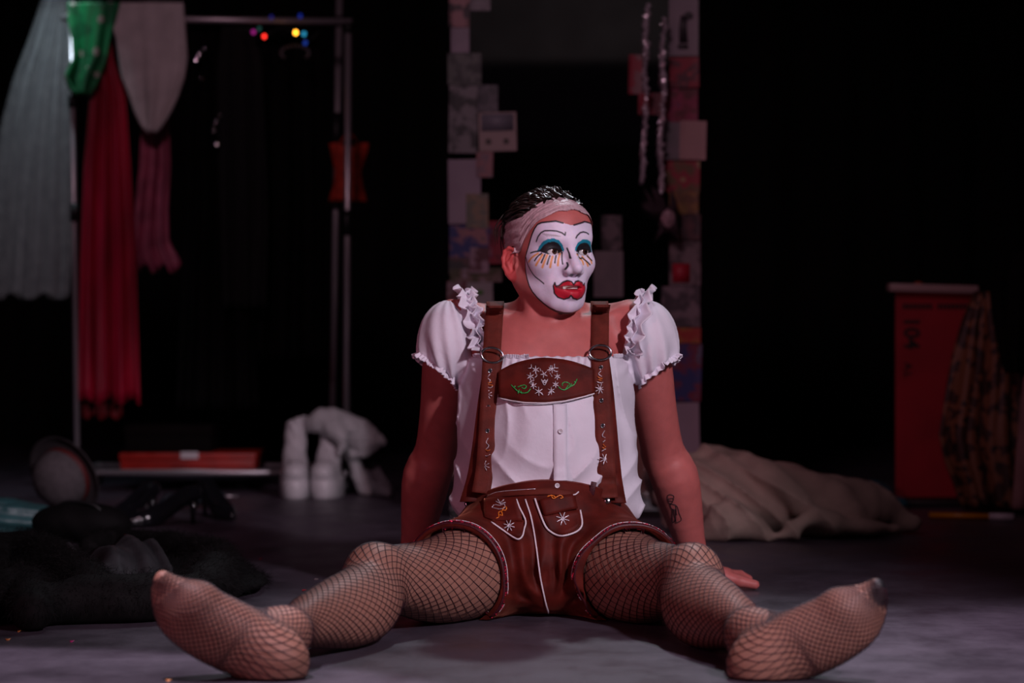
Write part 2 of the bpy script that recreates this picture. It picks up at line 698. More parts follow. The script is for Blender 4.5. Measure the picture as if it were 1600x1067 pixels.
# hands, palms down, fingers pointing away, thumbs pointing out
def hand(s):
    wx, wy, wz = WR[s]
    p = lambda x, y, z: (wx + s * x, wy + y, z)
    body.cone(WR[s], p(0.012, 0.03, 0.036), 0.027, 0.024, 0.015)
    for dx, dy in ((-0.012, 0.085), (0.012, 0.092), (0.034, 0.088), (0.056, 0.074)):
        body.cone(p(0.008 + dx * 0.3, 0.02, 0.034), p(dx + 0.012, dy, 0.026), 0.020, 0.0145, 0.018)
    fing = [(-0.014, 0.085, -0.030, 0.135, -0.040, 0.158, 0.0078),
            (0.014, 0.092, 0.010, 0.155, 0.008, 0.184, 0.0086),
            (0.040, 0.088, 0.058, 0.150, 0.068, 0.178, 0.0090),
            (0.062, 0.074, 0.103, 0.118, 0.124, 0.137, 0.0090)]
    for x0, y0, x1, y1, x2, y2, r in fing:
        a, b, c = p(x0 + 0.010, y0, 0.026), p(x1, y1, 0.020), p(x2, y2, 0.0095)
        body.cone(a, b, r * 1.22, r * 1.06, 0.006)
        body.cone(b, c, r * 1.06, r * 0.9, 0.004)
    body.cone(p(0.010, 0.012, 0.034), p(0.055, -0.002, 0.028), 0.021, 0.0165, 0.016)
    body.cone(p(0.055, -0.002, 0.028), p(0.092, -0.008, 0.0185), 0.0155, 0.0115, 0.008)
    body.cone(p(0.092, -0.008, 0.0185), p(0.122, -0.012, 0.0125), 0.0118, 0.0098, 0.005)


hand(-1)
hand(1)
# legs, spread and stretched towards the lens
HIP = {-1: (-0.022, 4.745, 0.095), 1: (0.160, 4.745, 0.095)}
KN = {-1: (-0.246, 4.355, 0.106), 1: (0.322, 4.345, 0.106)}
AN = {-1: (-0.372, 3.935, 0.058), 1: (0.391, 3.935, 0.056)}
for s in (-1, 1):
    hp, kn, an = np.array(HIP[s]), np.array(KN[s]), np.array(AN[s])
    body.chain([hp, lerp(hp, kn, 0.25) + (0, 0, -0.010), lerp(hp, kn, 0.52) + (0, 0, -0.020), lerp(hp, kn, 0.82) + (0, 0, -0.008), kn,
                lerp(kn, an, 0.18) + (-s * 0.002, 0, -0.012), lerp(kn, an, 0.45) + (0, 0, -0.010), lerp(kn, an, 0.8), an],
               [0.100, 0.092, 0.080, 0.062, 0.056, 0.052, 0.050, 0.035, 0.027], 0.03, 40)
    body.ell(kn + (s * 0.004, -0.004, 0.026), (0.036, 0.040, 0.030), 0.03)
    body.chain([lerp(kn, an, 0.02) + (-s * 0.012, 0, -0.034), lerp(kn, an, 0.2) + (-s * 0.016, 0, -0.036), lerp(kn, an, 0.42) + (-s * 0.014, 0, -0.030), lerp(kn, an, 0.72) + (0, 0, -0.010)],
               [0.040, 0.055, 0.053, 0.036], 0.03, 10)

FOOT = {}
for s in (-1, 1):
    heel = np.array(at(432, 1033, 3.84) if s < 0 else at(1187, 1039, 3.84))
    ang = math.radians(30.5 if s < 0 else 28.5)
    d = np.array((s * math.cos(ang), -0.16, math.sin(ang)))
    d /= np.linalg.norm(d)
    n = np.array((-s * 0.06, -1.0, -0.10))
    n -= d * (n @ d)
    n /= np.linalg.norm(n)
    e = np.cross(d, n)
    if e[2] < 0:
        e = -e                                              # the inner (big toe) edge lies uppermost
    FOOT[s] = (heel, d, n, e)
    g = lambda a, b, c: heel + d * a + e * b + n * c
    fl_ = (n, 0.62)
    body.ell(g(0.0, 0, -0.004), (0.034, 0.031, 0.033), 0.02, np.stack([d, e, n], 1))
    body.cone(g(0.002, 0, -0.012), AN[s], 0.031, 0.029, 0.035)
    body.cone(AN[s], g(0.055, 0.008, -0.020), 0.029, 0.030, 0.045)
    body.cone(g(0.0, -0.003, 0.002), g(0.11, -0.007, 0.002), 0.035, 0.040, 0.05, fl_)
    body.cone(g(0.08, 0.004, -0.022), g(0.15, 0.012, -0.012), 0.032, 0.028, 0.03)
    body.cone(AN[s], g(0.10, 0.010, -0.026), 0.026, 0.026, 0.03)
    body.cone(g(0.10, -0.006, 0.0), g(0.162, 0.0, -0.002), 0.038, 0.044, 0.03, fl_)
    body.cone(g(0.155, 0.026, 0.0), g(0.160, 0.020, 0.0), 0.021, 0.021, 0.02)
    body.cone(g(0.140, -0.028, -0.002), g(0.155, -0.024, -0.002), 0.017, 0.017, 0.02)
    body.cone(g(0.165, 0.026, -0.003), g(0.222, 0.026, -0.006), 0.0165, 0.0135, 0.014)
    for i, (b_, a_) in enumerate(((0.006, 0.219), (-0.009, 0.208), (-0.022, 0.195), (-0.033, 0.180))):
        body.cone(g(0.155, b_, -0.004), g(a_, b_, -0.007), 0.0125, 0.0100 - 0.0006 * i, 0.016)
body.cut(lambda X, Y, Z: 0.0015 - Z + 0 * X + 0 * Y)

# head
B = body
B.ell(hl(0, -0.014, 0.031), (0.0765, 0.100, 0.087), 0.02, HR)
B.ell(hl(0, 0.020, -0.030), (0.0665, 0.068, 0.082), 0.03, HR)
B.ell(hl(0, 0.056, 0.045), (0.056, 0.034, 0.045), 0.03, HR)
for s in (-1, 1):
    B.cone(hl(s * 0.055, -0.004, -0.052), hl(s * 0.022, 0.064, -0.098), 0.019, 0.018, 0.025)
    B.ell(hl(s * 0.044, 0.052, -0.024), (0.024, 0.026, 0.022), 0.025, HR)
    B.cone(hl(s * 0.006, 0.083, 0.020), hl(s * 0.040, 0.070, 0.024), 0.009, 0.008, 0.02)
    B.ell(hl(s * 0.0345, 0.108, -0.001), (0.021, 0.026, 0.016), 0.012, HR, '-')
B.cone(hl(0, 0.069, -0.100), hl(0, 0.072, -0.104), 0.020, 0.017, 0.02)
B.ell(hl(0, 0.070, -0.072), (0.036, 0.022, 0.028), 0.02, HR)
# nose
B.chain([hl(0, 0.080, 0.016), hl(0, 0.088, 0.000), hl(0, 0.100, -0.019), hl(0, 0.1105, -0.034)], [0.0095, 0.0088, 0.0100, 0.0115], 0.014, 8)
B.ell(hl(0, 0.088, -0.037), (0.020, 0.018, 0.013), 0.012, HR)
for s in (-1, 1):
    B.ell(hl(s * 0.0135, 0.0985, -0.0395), (0.0075, 0.0100, 0.0085), 0.006, HR)
    B.ell(hl(s * 0.0075, 0.1040, -0.0510), (0.0040, 0.0060, 0.0050), 0.003, HR, '-')
# eyelids and the slit between them
for s in (-1, 1):
    B.ell(hl(s * 0.0345, 0.0645, -0.001), (0.0200, 0.0175, 0.0160), 0.008, HR)
    B.ell(hl(s * 0.0345, 0.0840, -0.0022), (0.0155, 0.0150, 0.0060), 0.002, HR, '-')
# lips, slightly parted
for s in (-1, 1):
    B.cone(hl(s * 0.026, 0.081, -0.0745), hl(s * 0.007, 0.0955, -0.0660), 0.0050, 0.0085, 0.008)
    B.cone(hl(s * 0.025, 0.081, -0.0770), hl(s * 0.006, 0.0935, -0.0850), 0.0050, 0.0095, 0.008)
B.ell(hl(0.002, 0.100, -0.0745), (0.020, 0.016, 0.0036), 0.004, HR, '-')
B.ell(hl(0.002, 0.086, -0.0735), (0.019, 0.0085, 0.0042), 0.001, HR)
# ears
for s in (-1, 1):
    n = np.array((s * 0.80, 0.60, 0.05))
    n /= np.linalg.norm(n)
    a = np.array((s * 0.55, -0.80, -0.0))
    a -= n * (a @ n)
    a /= np.linalg.norm(a)
    c = np.cross(n, a)
    if c[2] < 0:
        c = -c
    c = c + 0.0 * a
    L = lambda p, q, r: HO + HR @ (np.array((s * 0.0775, -0.012, -0.024)) + a * p + c * q + n * r)
    Rw = HR @ np.stack([a, c, n], 1)
    B.ell(L(0.003, 0.002, 0.0), (0.0175, 0.029, 0.0060), 0.004, Rw)
    B.ell(L(0.000, -0.022, 0.001), (0.0095, 0.0115, 0.0060), 0.008, Rw)
    B.ell(L(0.001, 0.001, 0.008), (0.0110, 0.0200, 0.0080), 0.003, Rw, '-')
    rim = [(-0.010, 0.018), (-0.003, 0.028), (0.008, 0.031), (0.017, 0.024), (0.0205, 0.010), (0.018, -0.006), (0.011, -0.020), (0.002, -0.029)]
    for (p0, q0), (p1, q1) in zip(rim, rim[1:]):
        B.cone(L(p0, q0, 0.003), L(p1, q1, 0.003), 0.0036, 0.0036, 0.003)
    B.cone(L(0.000, 0.014, 0.0025), L(0.009, 0.000, 0.0025), 0.003, 0.0032, 0.004)
    B.cone(L(0.009, 0.000, 0.0025), L(0.003, -0.015, 0.002), 0.0032, 0.003, 0.004)
    B.ell(L(-0.009, -0.006, 0.003), (0.004, 0.006, 0.004), 0.004, Rw)

H0 = 0.612                                                  # the fine grid takes over around the head
vb, fb = body.mesh((-0.62, 3.74, -0.012), (0.64, 5.33, 0.66), 0.004)
ctr = vb[fb].mean(1)


def in_head(c, e=0.0):
    return (c[:, 2] > H0 - e) | ((c[:, 2] > 0.578 - e) & (c[:, 1] < 4.822 + e) & (np.abs(c[:, 0] - 0.083) < 0.070 + e))


handbox = ((ctr[:, 1] > 5.06) & (ctr[:, 2] < 0.12))
vr = relax(vb, fb, 8, 0.5)
lw = np.clip((4.72 - vb[:, 1]) / 0.06, 0, 1)[:, None] * np.clip((vb[:, 1] - 3.95) / 0.08, 0, 1)[:, None]
vb = vb * (1 - lw) + vr * lw
main = submesh(vb, fb, ~(in_head(ctr) | handbox))
vh, fh = body.mesh((-0.03, 4.70, 0.570), (0.20, 4.97, 0.845), 0.00125)
headm = submesh(vh, fh, in_head(vh[fh].mean(1), 0.001))
hands = []
for x0, x1 in ((-0.40, -0.16), (0.33, 0.56)):
    v_, f_ = body.mesh((x0, 5.045, -0.006), (x1, 5.325, 0.132), 0.002)
    c3 = v_[f_].mean(1)
    hands.append(submesh(v_, f_, (c3[:, 1] > 5.059) & (c3[:, 2] < 0.121)))
BV, BF = merge([main, headm] + hands)
NB = len(main[0])
NHD = len(headm[0])
# greasepaint marks in head coordinates: (angle around the head * 0.09, height above the eyes)
MARK = {
    'outline': [(-0.0059, 0.0505), (-0.0203, 0.0543), (-0.0338, 0.0579), (-0.0455, 0.0567), (-0.062, 0.0551), (-0.0712, 0.0517), (-0.0781, 0.0438), (-0.0858, 0.032), (-0.0907, 0.0221), (-0.0971, 0.0082), (-0.1011, -0.0018), (-0.1051, -0.0118), (-0.1065, -0.0259), (-0.107, -0.0419), (-0.1035, -0.056), (-0.0984, -0.0691), (-0.0909, -0.0802), (-0.0776, -0.0923), (-0.0612, -0.1034), (-0.0456, -0.1124), (-0.0304, -0.1184), (-0.0122, -0.1224), (0.0052, -0.123)],
    'brow_l': [(-0.0744, 0.0183), (-0.0695, 0.0276), (-0.0625, 0.0354), (-0.0553, 0.0389), (-0.0436, 0.0392), (-0.0323, 0.0382), (-0.0229, 0.0348), (-0.0174, 0.0302), (-0.0162, 0.0357)],
    'brow_r': [(0.0032, 0.0251), (0.0064, 0.0296), (0.0149, 0.0358), (0.0229, 0.0375), (0.0315, 0.0363), (0.0382, 0.0335)],
    'blue_l': [(-0.071, -0.0004), (-0.0684, 0.0076), (-0.0595, 0.0174), (-0.0493, 0.0228), (-0.0381, 0.0239), (-0.0286, 0.0202), (-0.021, 0.0114), (-0.0168, 0.0025), (-0.0178, -0.0025), (-0.0199, -0.0004), (-0.0232, 0.0075), (-0.029, 0.0143), (-0.038, 0.0178), (-0.0475, 0.0166), (-0.0565, 0.0114), (-0.0629, 0.0045), (-0.0663, -0.0009)],
    'black_l': [(-0.0677, -0.0009), (-0.0629, 0.0045), (-0.0565, 0.0114), (-0.0475, 0.0166), (-0.038, 0.0178), (-0.029, 0.0143), (-0.0232, 0.0075), (-0.0194, -0.0008), (-0.0233, -0.0039), (-0.037, -0.0075), (-0.0504, -0.0067), (-0.0593, -0.0036)],
    'blue_r': [(0.0006, -0.0016), (0.0018, 0.0055), (0.0071, 0.0156), (0.019, 0.0223), (0.0321, 0.0233), (0.0456, 0.0186), (0.0535, 0.0115), (0.056, -0.0015), (0.0513, -0.0023), (0.0494, 0.0087), (0.0385, 0.0154), (0.0268, 0.0165), (0.015, 0.0138), (0.008, 0.0086), (0.0043, 0.0005)],
    'black_r': [(0.0029, -0.0015), (0.008, 0.0086), (0.015, 0.0138), (0.0268, 0.0165), (0.0385, 0.0154), (0.0494, 0.0087), (0.0525, -0.0013), (0.0438, -0.0075), (0.0316, -0.0085), (0.0197, -0.006)],
    'lash': [[(-0.088, -0.0041), (-0.0777, -0.0019), (-0.0677, -0.0009)], [(-0.0749, -0.0195), (-0.0692, -0.0116), (-0.0613, -0.005)], [(-0.061, -0.0237), (-0.0579, -0.0157), (-0.0548, -0.0077)], [(-0.0503, -0.0267), (-0.0478, -0.0177), (-0.0452, -0.0101)], [(-0.0357, -0.0236), (-0.0346, -0.0166), (-0.0329, -0.01)], [(-0.02, -0.0259), (-0.0209, -0.0155), (-0.0202, -0.0034)], [(0.0052, -0.0055), (0.0187, -0.013), (0.0246, -0.0149)], [(0.0265, -0.0129), (0.0365, -0.0198), (0.0454, -0.0267)], [(0.0405, -0.0096), (0.0475, -0.0155), (0.0515, -0.0185)]],
    'orange': [[(-0.0908, -0.0212), (-0.0811, -0.0124), (-0.0688, -0.0055)], [(-0.072, -0.0286), (-0.0656, -0.0187), (-0.0592, -0.0077)], [(-0.0595, -0.0327), (-0.055, -0.0207), (-0.0504, -0.0087)], [(-0.0446, -0.0327), (-0.0427, -0.0217), (-0.04, -0.0116)], [(-0.0295, -0.0286), (-0.0283, -0.0166), (-0.0243, -0.0054)], [(0.0289, -0.0259), (0.0242, -0.0169), (0.0043, -0.0076)], [(0.0404, -0.0288), (0.0352, -0.0198), (0.0283, -0.0108)], [(0.0504, -0.0236), (0.0461, -0.0156), (0.0405, -0.0096)]],
    'nose': [[(-0.0126, 0.005), (-0.0094, -0.0046), (-0.0085, -0.0147)], [(-0.0127, -0.0236), (-0.0133, -0.0287), (-0.0165, -0.0338), (-0.0185, -0.0368)]],
    'cheek': [[(-0.1028, -0.0129), (-0.0966, -0.0241), (-0.0882, -0.0372), (-0.0799, -0.0493), (-0.0686, -0.0573), (-0.0589, -0.0644)], [(0.074, -0.066), (0.082, -0.058), (0.088, -0.05)]],
    'lips': [(-0.0384, -0.0695), (-0.0353, -0.0625), (-0.0336, -0.0696), (-0.028, -0.0686), (-0.02, -0.0616), (-0.012, -0.0586), (-0.0067, -0.061), (-0.0033, -0.0666), (0.0017, -0.0605), (0.0104, -0.0584), (0.0246, -0.0622), (0.025, -0.0682), (0.0343, -0.063), (0.0331, -0.0711), (0.0296, -0.0822), (0.0234, -0.0913), (0.0091, -0.096), (-0.0022, -0.0935), (-0.0082, -0.0876), (-0.0099, -0.0925), (-0.0175, -0.0955), (-0.0294, -0.0915), (-0.0364, -0.0835)],
    'gap': [(-0.0346, -0.0722), (-0.0227, -0.07), (-0.0112, -0.0686), (0.0044, -0.0695), (0.0133, -0.0727), (0.0104, -0.0768), (-0.0073, -0.0765), (-0.0228, -0.0762)],
}
def seg_dist(Q, L):
    """Distance of 2-D points Q to a polyline."""
    L = np.array(L, float)
    D = np.full(len(Q), 9.0)
    for a, b in zip(L[:-1], L[1:]):
        ab = b - a
        t = np.clip(((Q - a) @ ab) / max(ab @ ab, 1e-12), 0, 1)
        D = np.minimum(D, np.hypot(*(Q - a - t[:, None] * ab).T))
    return D


def inside(Q, poly):
    poly = np.array(poly, float)
    r = np.zeros(len(Q), bool)
    j = len(poly) - 1
    for i in range(len(poly)):
        xi, yi = poly[i]
        xj, yj = poly[j]
        if yi != yj:
            r ^= ((yi > Q[:, 1]) != (yj > Q[:, 1])) & (Q[:, 0] < (xj - xi) * (Q[:, 1] - yi) / (yj - yi) + xi)
        j = i
    return r


SKIN = np.array((0.50, 0.130, 0.118))
TIGHT = np.array((0.33, 0.158, 0.115))
WHITE = np.array((0.79, 0.70, 0.84))
BLACK = np.array((0.012, 0.010, 0.014))
# the two hem planes of the shorts: the legs beyond them wear tan tights
NA, PA = np.array((-0.35, -0.91, -0.09)), np.array((-0.0085, 4.56, 0.051))
NB_, PB = np.array((0.20, -0.947, -0.076)), np.array((0.124, 4.56, 0.063))
NA /= np.linalg.norm(NA)
NB_ /= np.linalg.norm(NB_)
col = np.tile(SKIN, (len(BV), 1))
leg = ((BV - PA) @ NA > -0.05) | ((BV - PB) @ NB_ > -0.05)
leg &= (BV[:, 2] < 0.25) & (BV[:, 1] < 4.70)
col[leg] = TIGHT
heel, fd, fn_, fe = FOOT[1]
tip = heel + fd * 0.232 + fe * 0.014
dt = np.linalg.norm((BV - tip) * np.array((1, 1, 1)), axis=1)
k_ = np.clip((0.034 - dt) / 0.012, 0, 1)[:, None]
col = col * (1 - k_) + BLACK * 0.5 * k_
# greasepaint
hv = BV[NB:NB + NHD]
q = to_head(hv)
A2 = np.stack([np.arctan2(q[:, 0], q[:, 1]) * 0.09, q[:, 2]], 1)
hc = np.tile(SKIN, (NHD, 1))
hc[(np.abs(q[:, 0]) > 0.078) & (q[:, 1] < 0.015) & (q[:, 2] < 0.012)] = SKIN * np.array((1.12, 0.62, 0.66))
left = MARK['outline']
ring = left + [(-a - 0.004, h) for a, h in reversed(left)]
paint = inside(A2, ring) & (q[:, 1] > -0.03)
ear = (np.abs(q[:, 0]) > 0.076) & (q[:, 1] < 0.018)
paint &= ~ear
blot = wob(q[:, 0], q[:, 1], q[:, 2], 3, 120)[:, None] * 0.05
hc[paint] = (WHITE * (1 + blot))[paint]


def soft(mask_d, width, color, edge=0.0006):
    """Blend colour where the distance is below width."""
    global hc
    k = np.clip((width - mask_d) / edge * 0.5 + 0.5, 0, 1)[:, None]
    k[q[:, 1] < -0.03] = 0
    hc = hc * (1 - k) + np.array(color) * k


for l in MARK['orange']:
    soft(seg_dist(A2, spline([p + (0,) for p in l], 9)[:, :2]), 0.0020, (0.80, 0.33, 0.08), 0.0012)
for nm in ('blue_l', 'blue_r'):
    hc[inside(A2, MARK[nm]) & (q[:, 1] > 0)] = (0.012, 0.26, 0.37)
for nm in ('black_l', 'black_r'):
    hc[inside(A2, MARK[nm]) & (q[:, 1] > 0)] = BLACK
for l in MARK['lash']:
    soft(seg_dist(A2, spline([p + (0,) for p in l], 9)[:, :2]), 0.0015, BLACK)
for l in MARK['nose'] + MARK['cheek']:
    soft(seg_dist(A2, spline([p + (0,) for p in l], 12)[:, :2]), 0.0013, BLACK)
soft(seg_dist(A2, MARK['brow_l'][:8]), 0.0015, BLACK)
soft(seg_dist(A2, MARK['brow_l'][7:]), 0.0013, BLACK)
soft(seg_dist(A2, MARK['brow_r']), 0.0015, BLACK)
for i in range(7):                                          # pencil strokes through the covered brow
    soft(seg_dist(A2, [(-0.060 + i * 0.004, 0.034 - 0.0006 * i), (-0.050 + i * 0.004, 0.028)]), 0.0004, (0.30, 0.25, 0.28), 0.001)
soft(seg_dist(A2, ring[1:]), 0.0017, BLACK)
lipm = inside(A2, MARK['lips']) & (q[:, 1] > 0.03)
hc[lipm] = (0.52, 0.012, 0.032)
gapm = inside(A2, MARK['gap']) & (q[:, 1] > 0.03)
hc[gapm] = (0.20, 0.012, 0.02)
teeth = gapm & (A2[:, 0] > -0.021) & (A2[:, 0] < 0.010) & (A2[:, 1] > -0.0745) & (q[:, 1] > 0.05)
hc[teeth] = (0.74, 0.66, 0.60)
soft(seg_dist(A2, MARK['lips'] + MARK['lips'][:1]), 0.0014, BLACK)
soft(seg_dist(A2, [(-0.034, -0.072), (-0.0225, -0.0702), (-0.0110, -0.0690), (0.005, -0.0695), (0.013, -0.072)]), 0.0006, (0.10, 0.005, 0.01))
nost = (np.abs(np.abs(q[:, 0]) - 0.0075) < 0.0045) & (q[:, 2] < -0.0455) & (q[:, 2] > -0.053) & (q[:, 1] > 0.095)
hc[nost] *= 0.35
col[NB:NB + NHD] = hc

P0 = Vector((CX, 4.75, 0.0))
person = empty('person', P0, 'person in white ruffled blouse, brown lederhosen and fishnets sitting with clown-painted face', 'person')
skin_mat = mat('skin_and_greasepaint', (0.6, 0.3, 0.25), 0.52, var=0.08, scale=45, bump=0.06, bscale=420, attr='paint', sss=0.12, spec=0.4)
POFF = np.array(P0)
bodyo = mesh_np('body', BV - POFF, BF, skin_mat, person, color=col)
body_bvh = BVHTree.FromPolygons([tuple(v) for v in BV], [tuple(f) for f in BF])

# eyes
eye_mat = mat('eye_white', (0.72, 0.66, 0.66), 0.18, spec=0.6)
iris_mat = mat('dark_brown_iris', (0.045, 0.016, 0.010), 0.12, spec=0.7)
pup_mat = mat('black_pupil', (0.003, 0.003, 0.003), 0.08, spec=0.8)
g3 = np.array((0.16, 1.0, 0.02))
g3 /= np.linalg.norm(g3)
gz = Vector(HR @ g3)
for s in (-1, 1):
    c = Vector(hl(s * 0.0345, 0.0655, -0.001))
    ey = MB().ball(c, 0.0143, 24, 16).build('eye', eye_mat, person)
    Rq = gz.to_track_quat('Z', 'Y').to_matrix()
    prof = lambda r0, r1, o: [(max(r, 1e-5), math.sqrt(0.0143 ** 2 - min(r, 0.0142) ** 2) + o) for r in np.linspace(r1, r0, 5)]
    MB().lathe(prof(0.0, 0.0064, 0.00025), c, 24, Rq).build('iris', iris_mat, ey)
    MB().lathe(prof(0.0, 0.0028, 0.0004), c, 18, Rq).build('pupil', pup_mat, ey)


# ------------------------------------------------------------------ sheer headband, hair
AW = [0.0, 0.02, 0.05, 0.09, 0.12, 0.15, 0.20, 0.30]
WL = [0.079, 0.077, 0.068, 0.042, 0.000, -0.006, -0.016, -0.020]
WU = [0.108, 0.106, 0.100, 0.088, 0.074, 0.068, 0.060, 0.054]
hf = BF[len(main[1]):len(main[1]) + len(headm[1])] - NB
nrm = np.zeros((NHD, 3))
fn4 = np.cross(hv[hf[:, 2]] - hv[hf[:, 0]], hv[hf[:, 3]] - hv[hf[:, 1]])
for i in range(4):
    for j in range(3):
        nrm[:, j] += np.bincount(hf[:, i], fn4[:, j], minlength=NHD)
nrm /= np.linalg.norm(nrm, axis=1, keepdims=True) + 1e-12
aa = np.abs(A2[:, 0])
wl, wu = np.interp(aa, AW, WL), np.interp(aa, AW, WU)
wl = wl + 0.0015 * np.sin(A2[:, 0] * 160)
isear = (np.abs(q[:, 0]) > 0.079) & (q[:, 2] < 0.012) & (q[:, 2] > -0.062)
bandv = (q[:, 2] > wl) & (q[:, 2] < wu) & ~isear
tb = (q[:, 2] - wl) / (wu - wl)
crease = 0.0012 * np.sin(tb * 22 + A2[:, 0] * 30) + 0.0007 * np.sin(tb * 55 - A2[:, 0] * 50)
bv_ = hv + nrm * (0.0030 + crease * np.clip(aa / 0.08, 0.2, 1))[:, None]
sv, sf = submesh(bv_, hf, bandv[hf].all(1))
band_mat = mat('sheer_mauve_nylon', (0.50, 0.33, 0.36), 0.42, var=0.16, scale=160, bump=0.15, bscale=300, sheen=0.2, stretch=(1, 1, 0.35))
mesh_np('headband', sv - POFF, sf, band_mat, person)

hairm = (q[:, 2] > wu - 0.006) & ~isear | ((q[:, 1] < -0.045) & (q[:, 2] > -0.06) & (q[:, 2] < wl + 0.004) & ~isear)
hd = np.interp(np.abs(q[:, 0]), [0.04, 0.07], [0.006, 0.003]) + 0.0040 * np.sin(q[:, 0] * 260 + 3 * np.sin(q[:, 1] * 40)) * np.clip((q[:, 2] - 0.02) / 0.06, 0.1, 1) + 0.003 * wob(q[:, 0], q[:, 1], q[:, 2], 5, 90)
hs, hsf = submesh(hv + nrm * np.maximum(hd, 0.001)[:, None], hf, hairm[hf].all(1))
hair_mat = mat('dark_brown_hair', (0.022, 0.012, 0.010), 0.34, var=0.4, scale=60, spec=0.7)
hair = mesh_np('hair', hs - POFF, hsf, hair_mat, person)
mb = MB()
ids = np.where((q[:, 2] > wu - 0.002) & (q[:, 1] > -0.085) & ~isear)[0]
rs = np.random.RandomState(4)
for i in rs.choice(ids, 620):
    p, n = hv[i], nrm[i]
    side = q[i, 0]
    dirl = HR @ np.array((0.35 * np.sign(side) * min(1, abs(side) / 0.05) - 0.25 + rs.normal() * 0.12, -1.0, -0.10 + rs.normal() * 0.10))
    dirl -= n * (dirl @ n)
    dirl /= np.linalg.norm(dirl)
    L = rs.uniform(0.022, 0.046)
    lift = rs.uniform(0.003, 0.010) if q[i, 1] < 0.02 else rs.uniform(0.006, 0.014)
    pts = []
    for t in np.linspace(0, 1, 6):
        hgt = 0.002 + lift * math.sin(math.pi * min(t * 0.75 + 0.05, 1))
        pts.append(p + dirl * L * t + n * hgt - n * 0.35 * (L * t) ** 2 / 0.09 + HR @ np.array((0.0012 * math.sin(t * 5 + i), 0, 0)))
    mb.tube(pts, [0.0006, 0.0012, 0.0013, 0.0012, 0.0009, 0.0002], 4)
for k in range(6):                                         # longer locks falling behind the ear
    u0 = -0.062 - rs.uniform(0, 0.014)
    st = np.array((u0 + 0.004, -0.045 - rs.uniform(0, 0.02), 0.070 + rs.uniform(-0.02, 0.012)))
    en = st + np.array((-0.008 + rs.uniform(-0.006, 0.003), -0.012, -0.050 + rs.uniform(-0.02, 0.01)))
    mid_ = (st + en) / 2 + np.array((-0.007, -0.004, 0.006))
    mb.tube([HO + HR @ v for v in spline([st, mid_, en], 7)], [0.0008, 0.0014, 0.0016, 0.0015, 0.0012, 0.0008, 0.0002], 4)
mb.build('hair_strands', hair_mat, hair)
hair['label'] = 'short dark hair combed back'

# ------------------------------------------------------------------ blouse
def plane(n, p):
    n = np.array(n, float)
    n /= np.linalg.norm(n)
    return lambda X, Y, Z: n[0] * (X - p[0]) + n[1] * (Y - p[1]) + n[2] * (Z - p[2])


SLV = {-1: (CX - 0.196, 4.878, 0.524), 1: (CX + 0.203, 4.878, 0.524)}
HEMP = {s: ((s * 0.60, -0.12, -0.80), (SLV[s][0] + s * 0.022, 4.87, 0.468)) for s in (-1, 1)}
INP = {s: ((-s * 0.95, 0.0, 0.31), (CX + s * 0.130, 4.8, 0.514)) for s in (-1, 1)}


def sleeve_fn(s):
    t = SDF()
    t.ell(SLV[s], (0.063, 0.082, 0.086), 0)
    f0 = t.ops[0][0]
    ph, pi_ = plane(*HEMP[s]), plane(*INP[s])
    c = SLV[s]

    def fn(X, Y, Z):
        d = f0(X, Y, Z)
        ang = np.arctan2(Y - c[1] + 0 * X, X - c[0] + 0 * Y) + 0 * Z
        h = ph(X, Y, Z)
        i_ = pi_(X, Y, Z)
        g = np.exp(h / 0.030) + np.exp(i_ / 0.03)
        d = d + 0.0062 * np.sin(ang * 13 + (Z - c[2]) * 34 + 1.5 * np.sin(ang * 4)) * np.clip(g, 0.25, 1)
        return np.maximum(np.maximum(d, h), i_)
    return fn


blouse = SDF()
blouse.ell((CX, 4.790, 0.29), (0.150, 0.120, 0.20), 0.03)
blouse.ell((CX, 4.853, 0.42), (0.168, 0.118, 0.175), 0.04)
for s in (-1, 1):
    blouse.ell((CX + s * 0.070, 4.803, 0.455), (0.085, 0.062, 0.075), 0.04)
    blouse.chain([(CX + s * 0.110, 4.83, 0.40), (CX + s * 0.125, 4.81, 0.30), (CX + s * 0.134, 4.795, 0.215)], [0.055, 0.055, 0.056], 0.04, 6)


def crease(t):
    """Soft valleys with narrower ridges."""
    return 2 * np.sqrt(np.abs(np.sin(t)) + 0.02) - 1.3


def folds(X, Y, Z):
    side = np.abs(X - CX)
    wx = 0.020 * np.sin(19 * Z + 2) + 0.012 * np.sin(41 * Z + 9 * X)
    f = 0.0050 * crease(36 * (Z - 0.45 * side + wx) + 5 * np.sin(11 * X + 1)) * np.clip((0.36 - Z) / 0.10, 0, 1)
    f = f + 0.0062 * wob(X, Y, Z, 11, 32, 5)
    gat = np.exp(-np.clip(0.5 - Z, 0, 1) / 0.030) * (Y < 4.86)
    f = f + 0.0034 * np.sin(X * 290 + 4 * np.sin(X * 47) + 3 * np.sin(Z * 60)) * gat
    vert = np.clip((Z - 0.27) / 0.1, 0, 1) * np.clip((0.505 - Z) / 0.03, 0, 1) * (Y < 4.88)
    f = f + 0.0042 * crease(X * 36 + 2.4 * np.sin(Z * 13 + 7 * X) + 1.1 * np.sin(X * 60)) * vert * np.clip(side / 0.06, 0.35, 1)
    return f


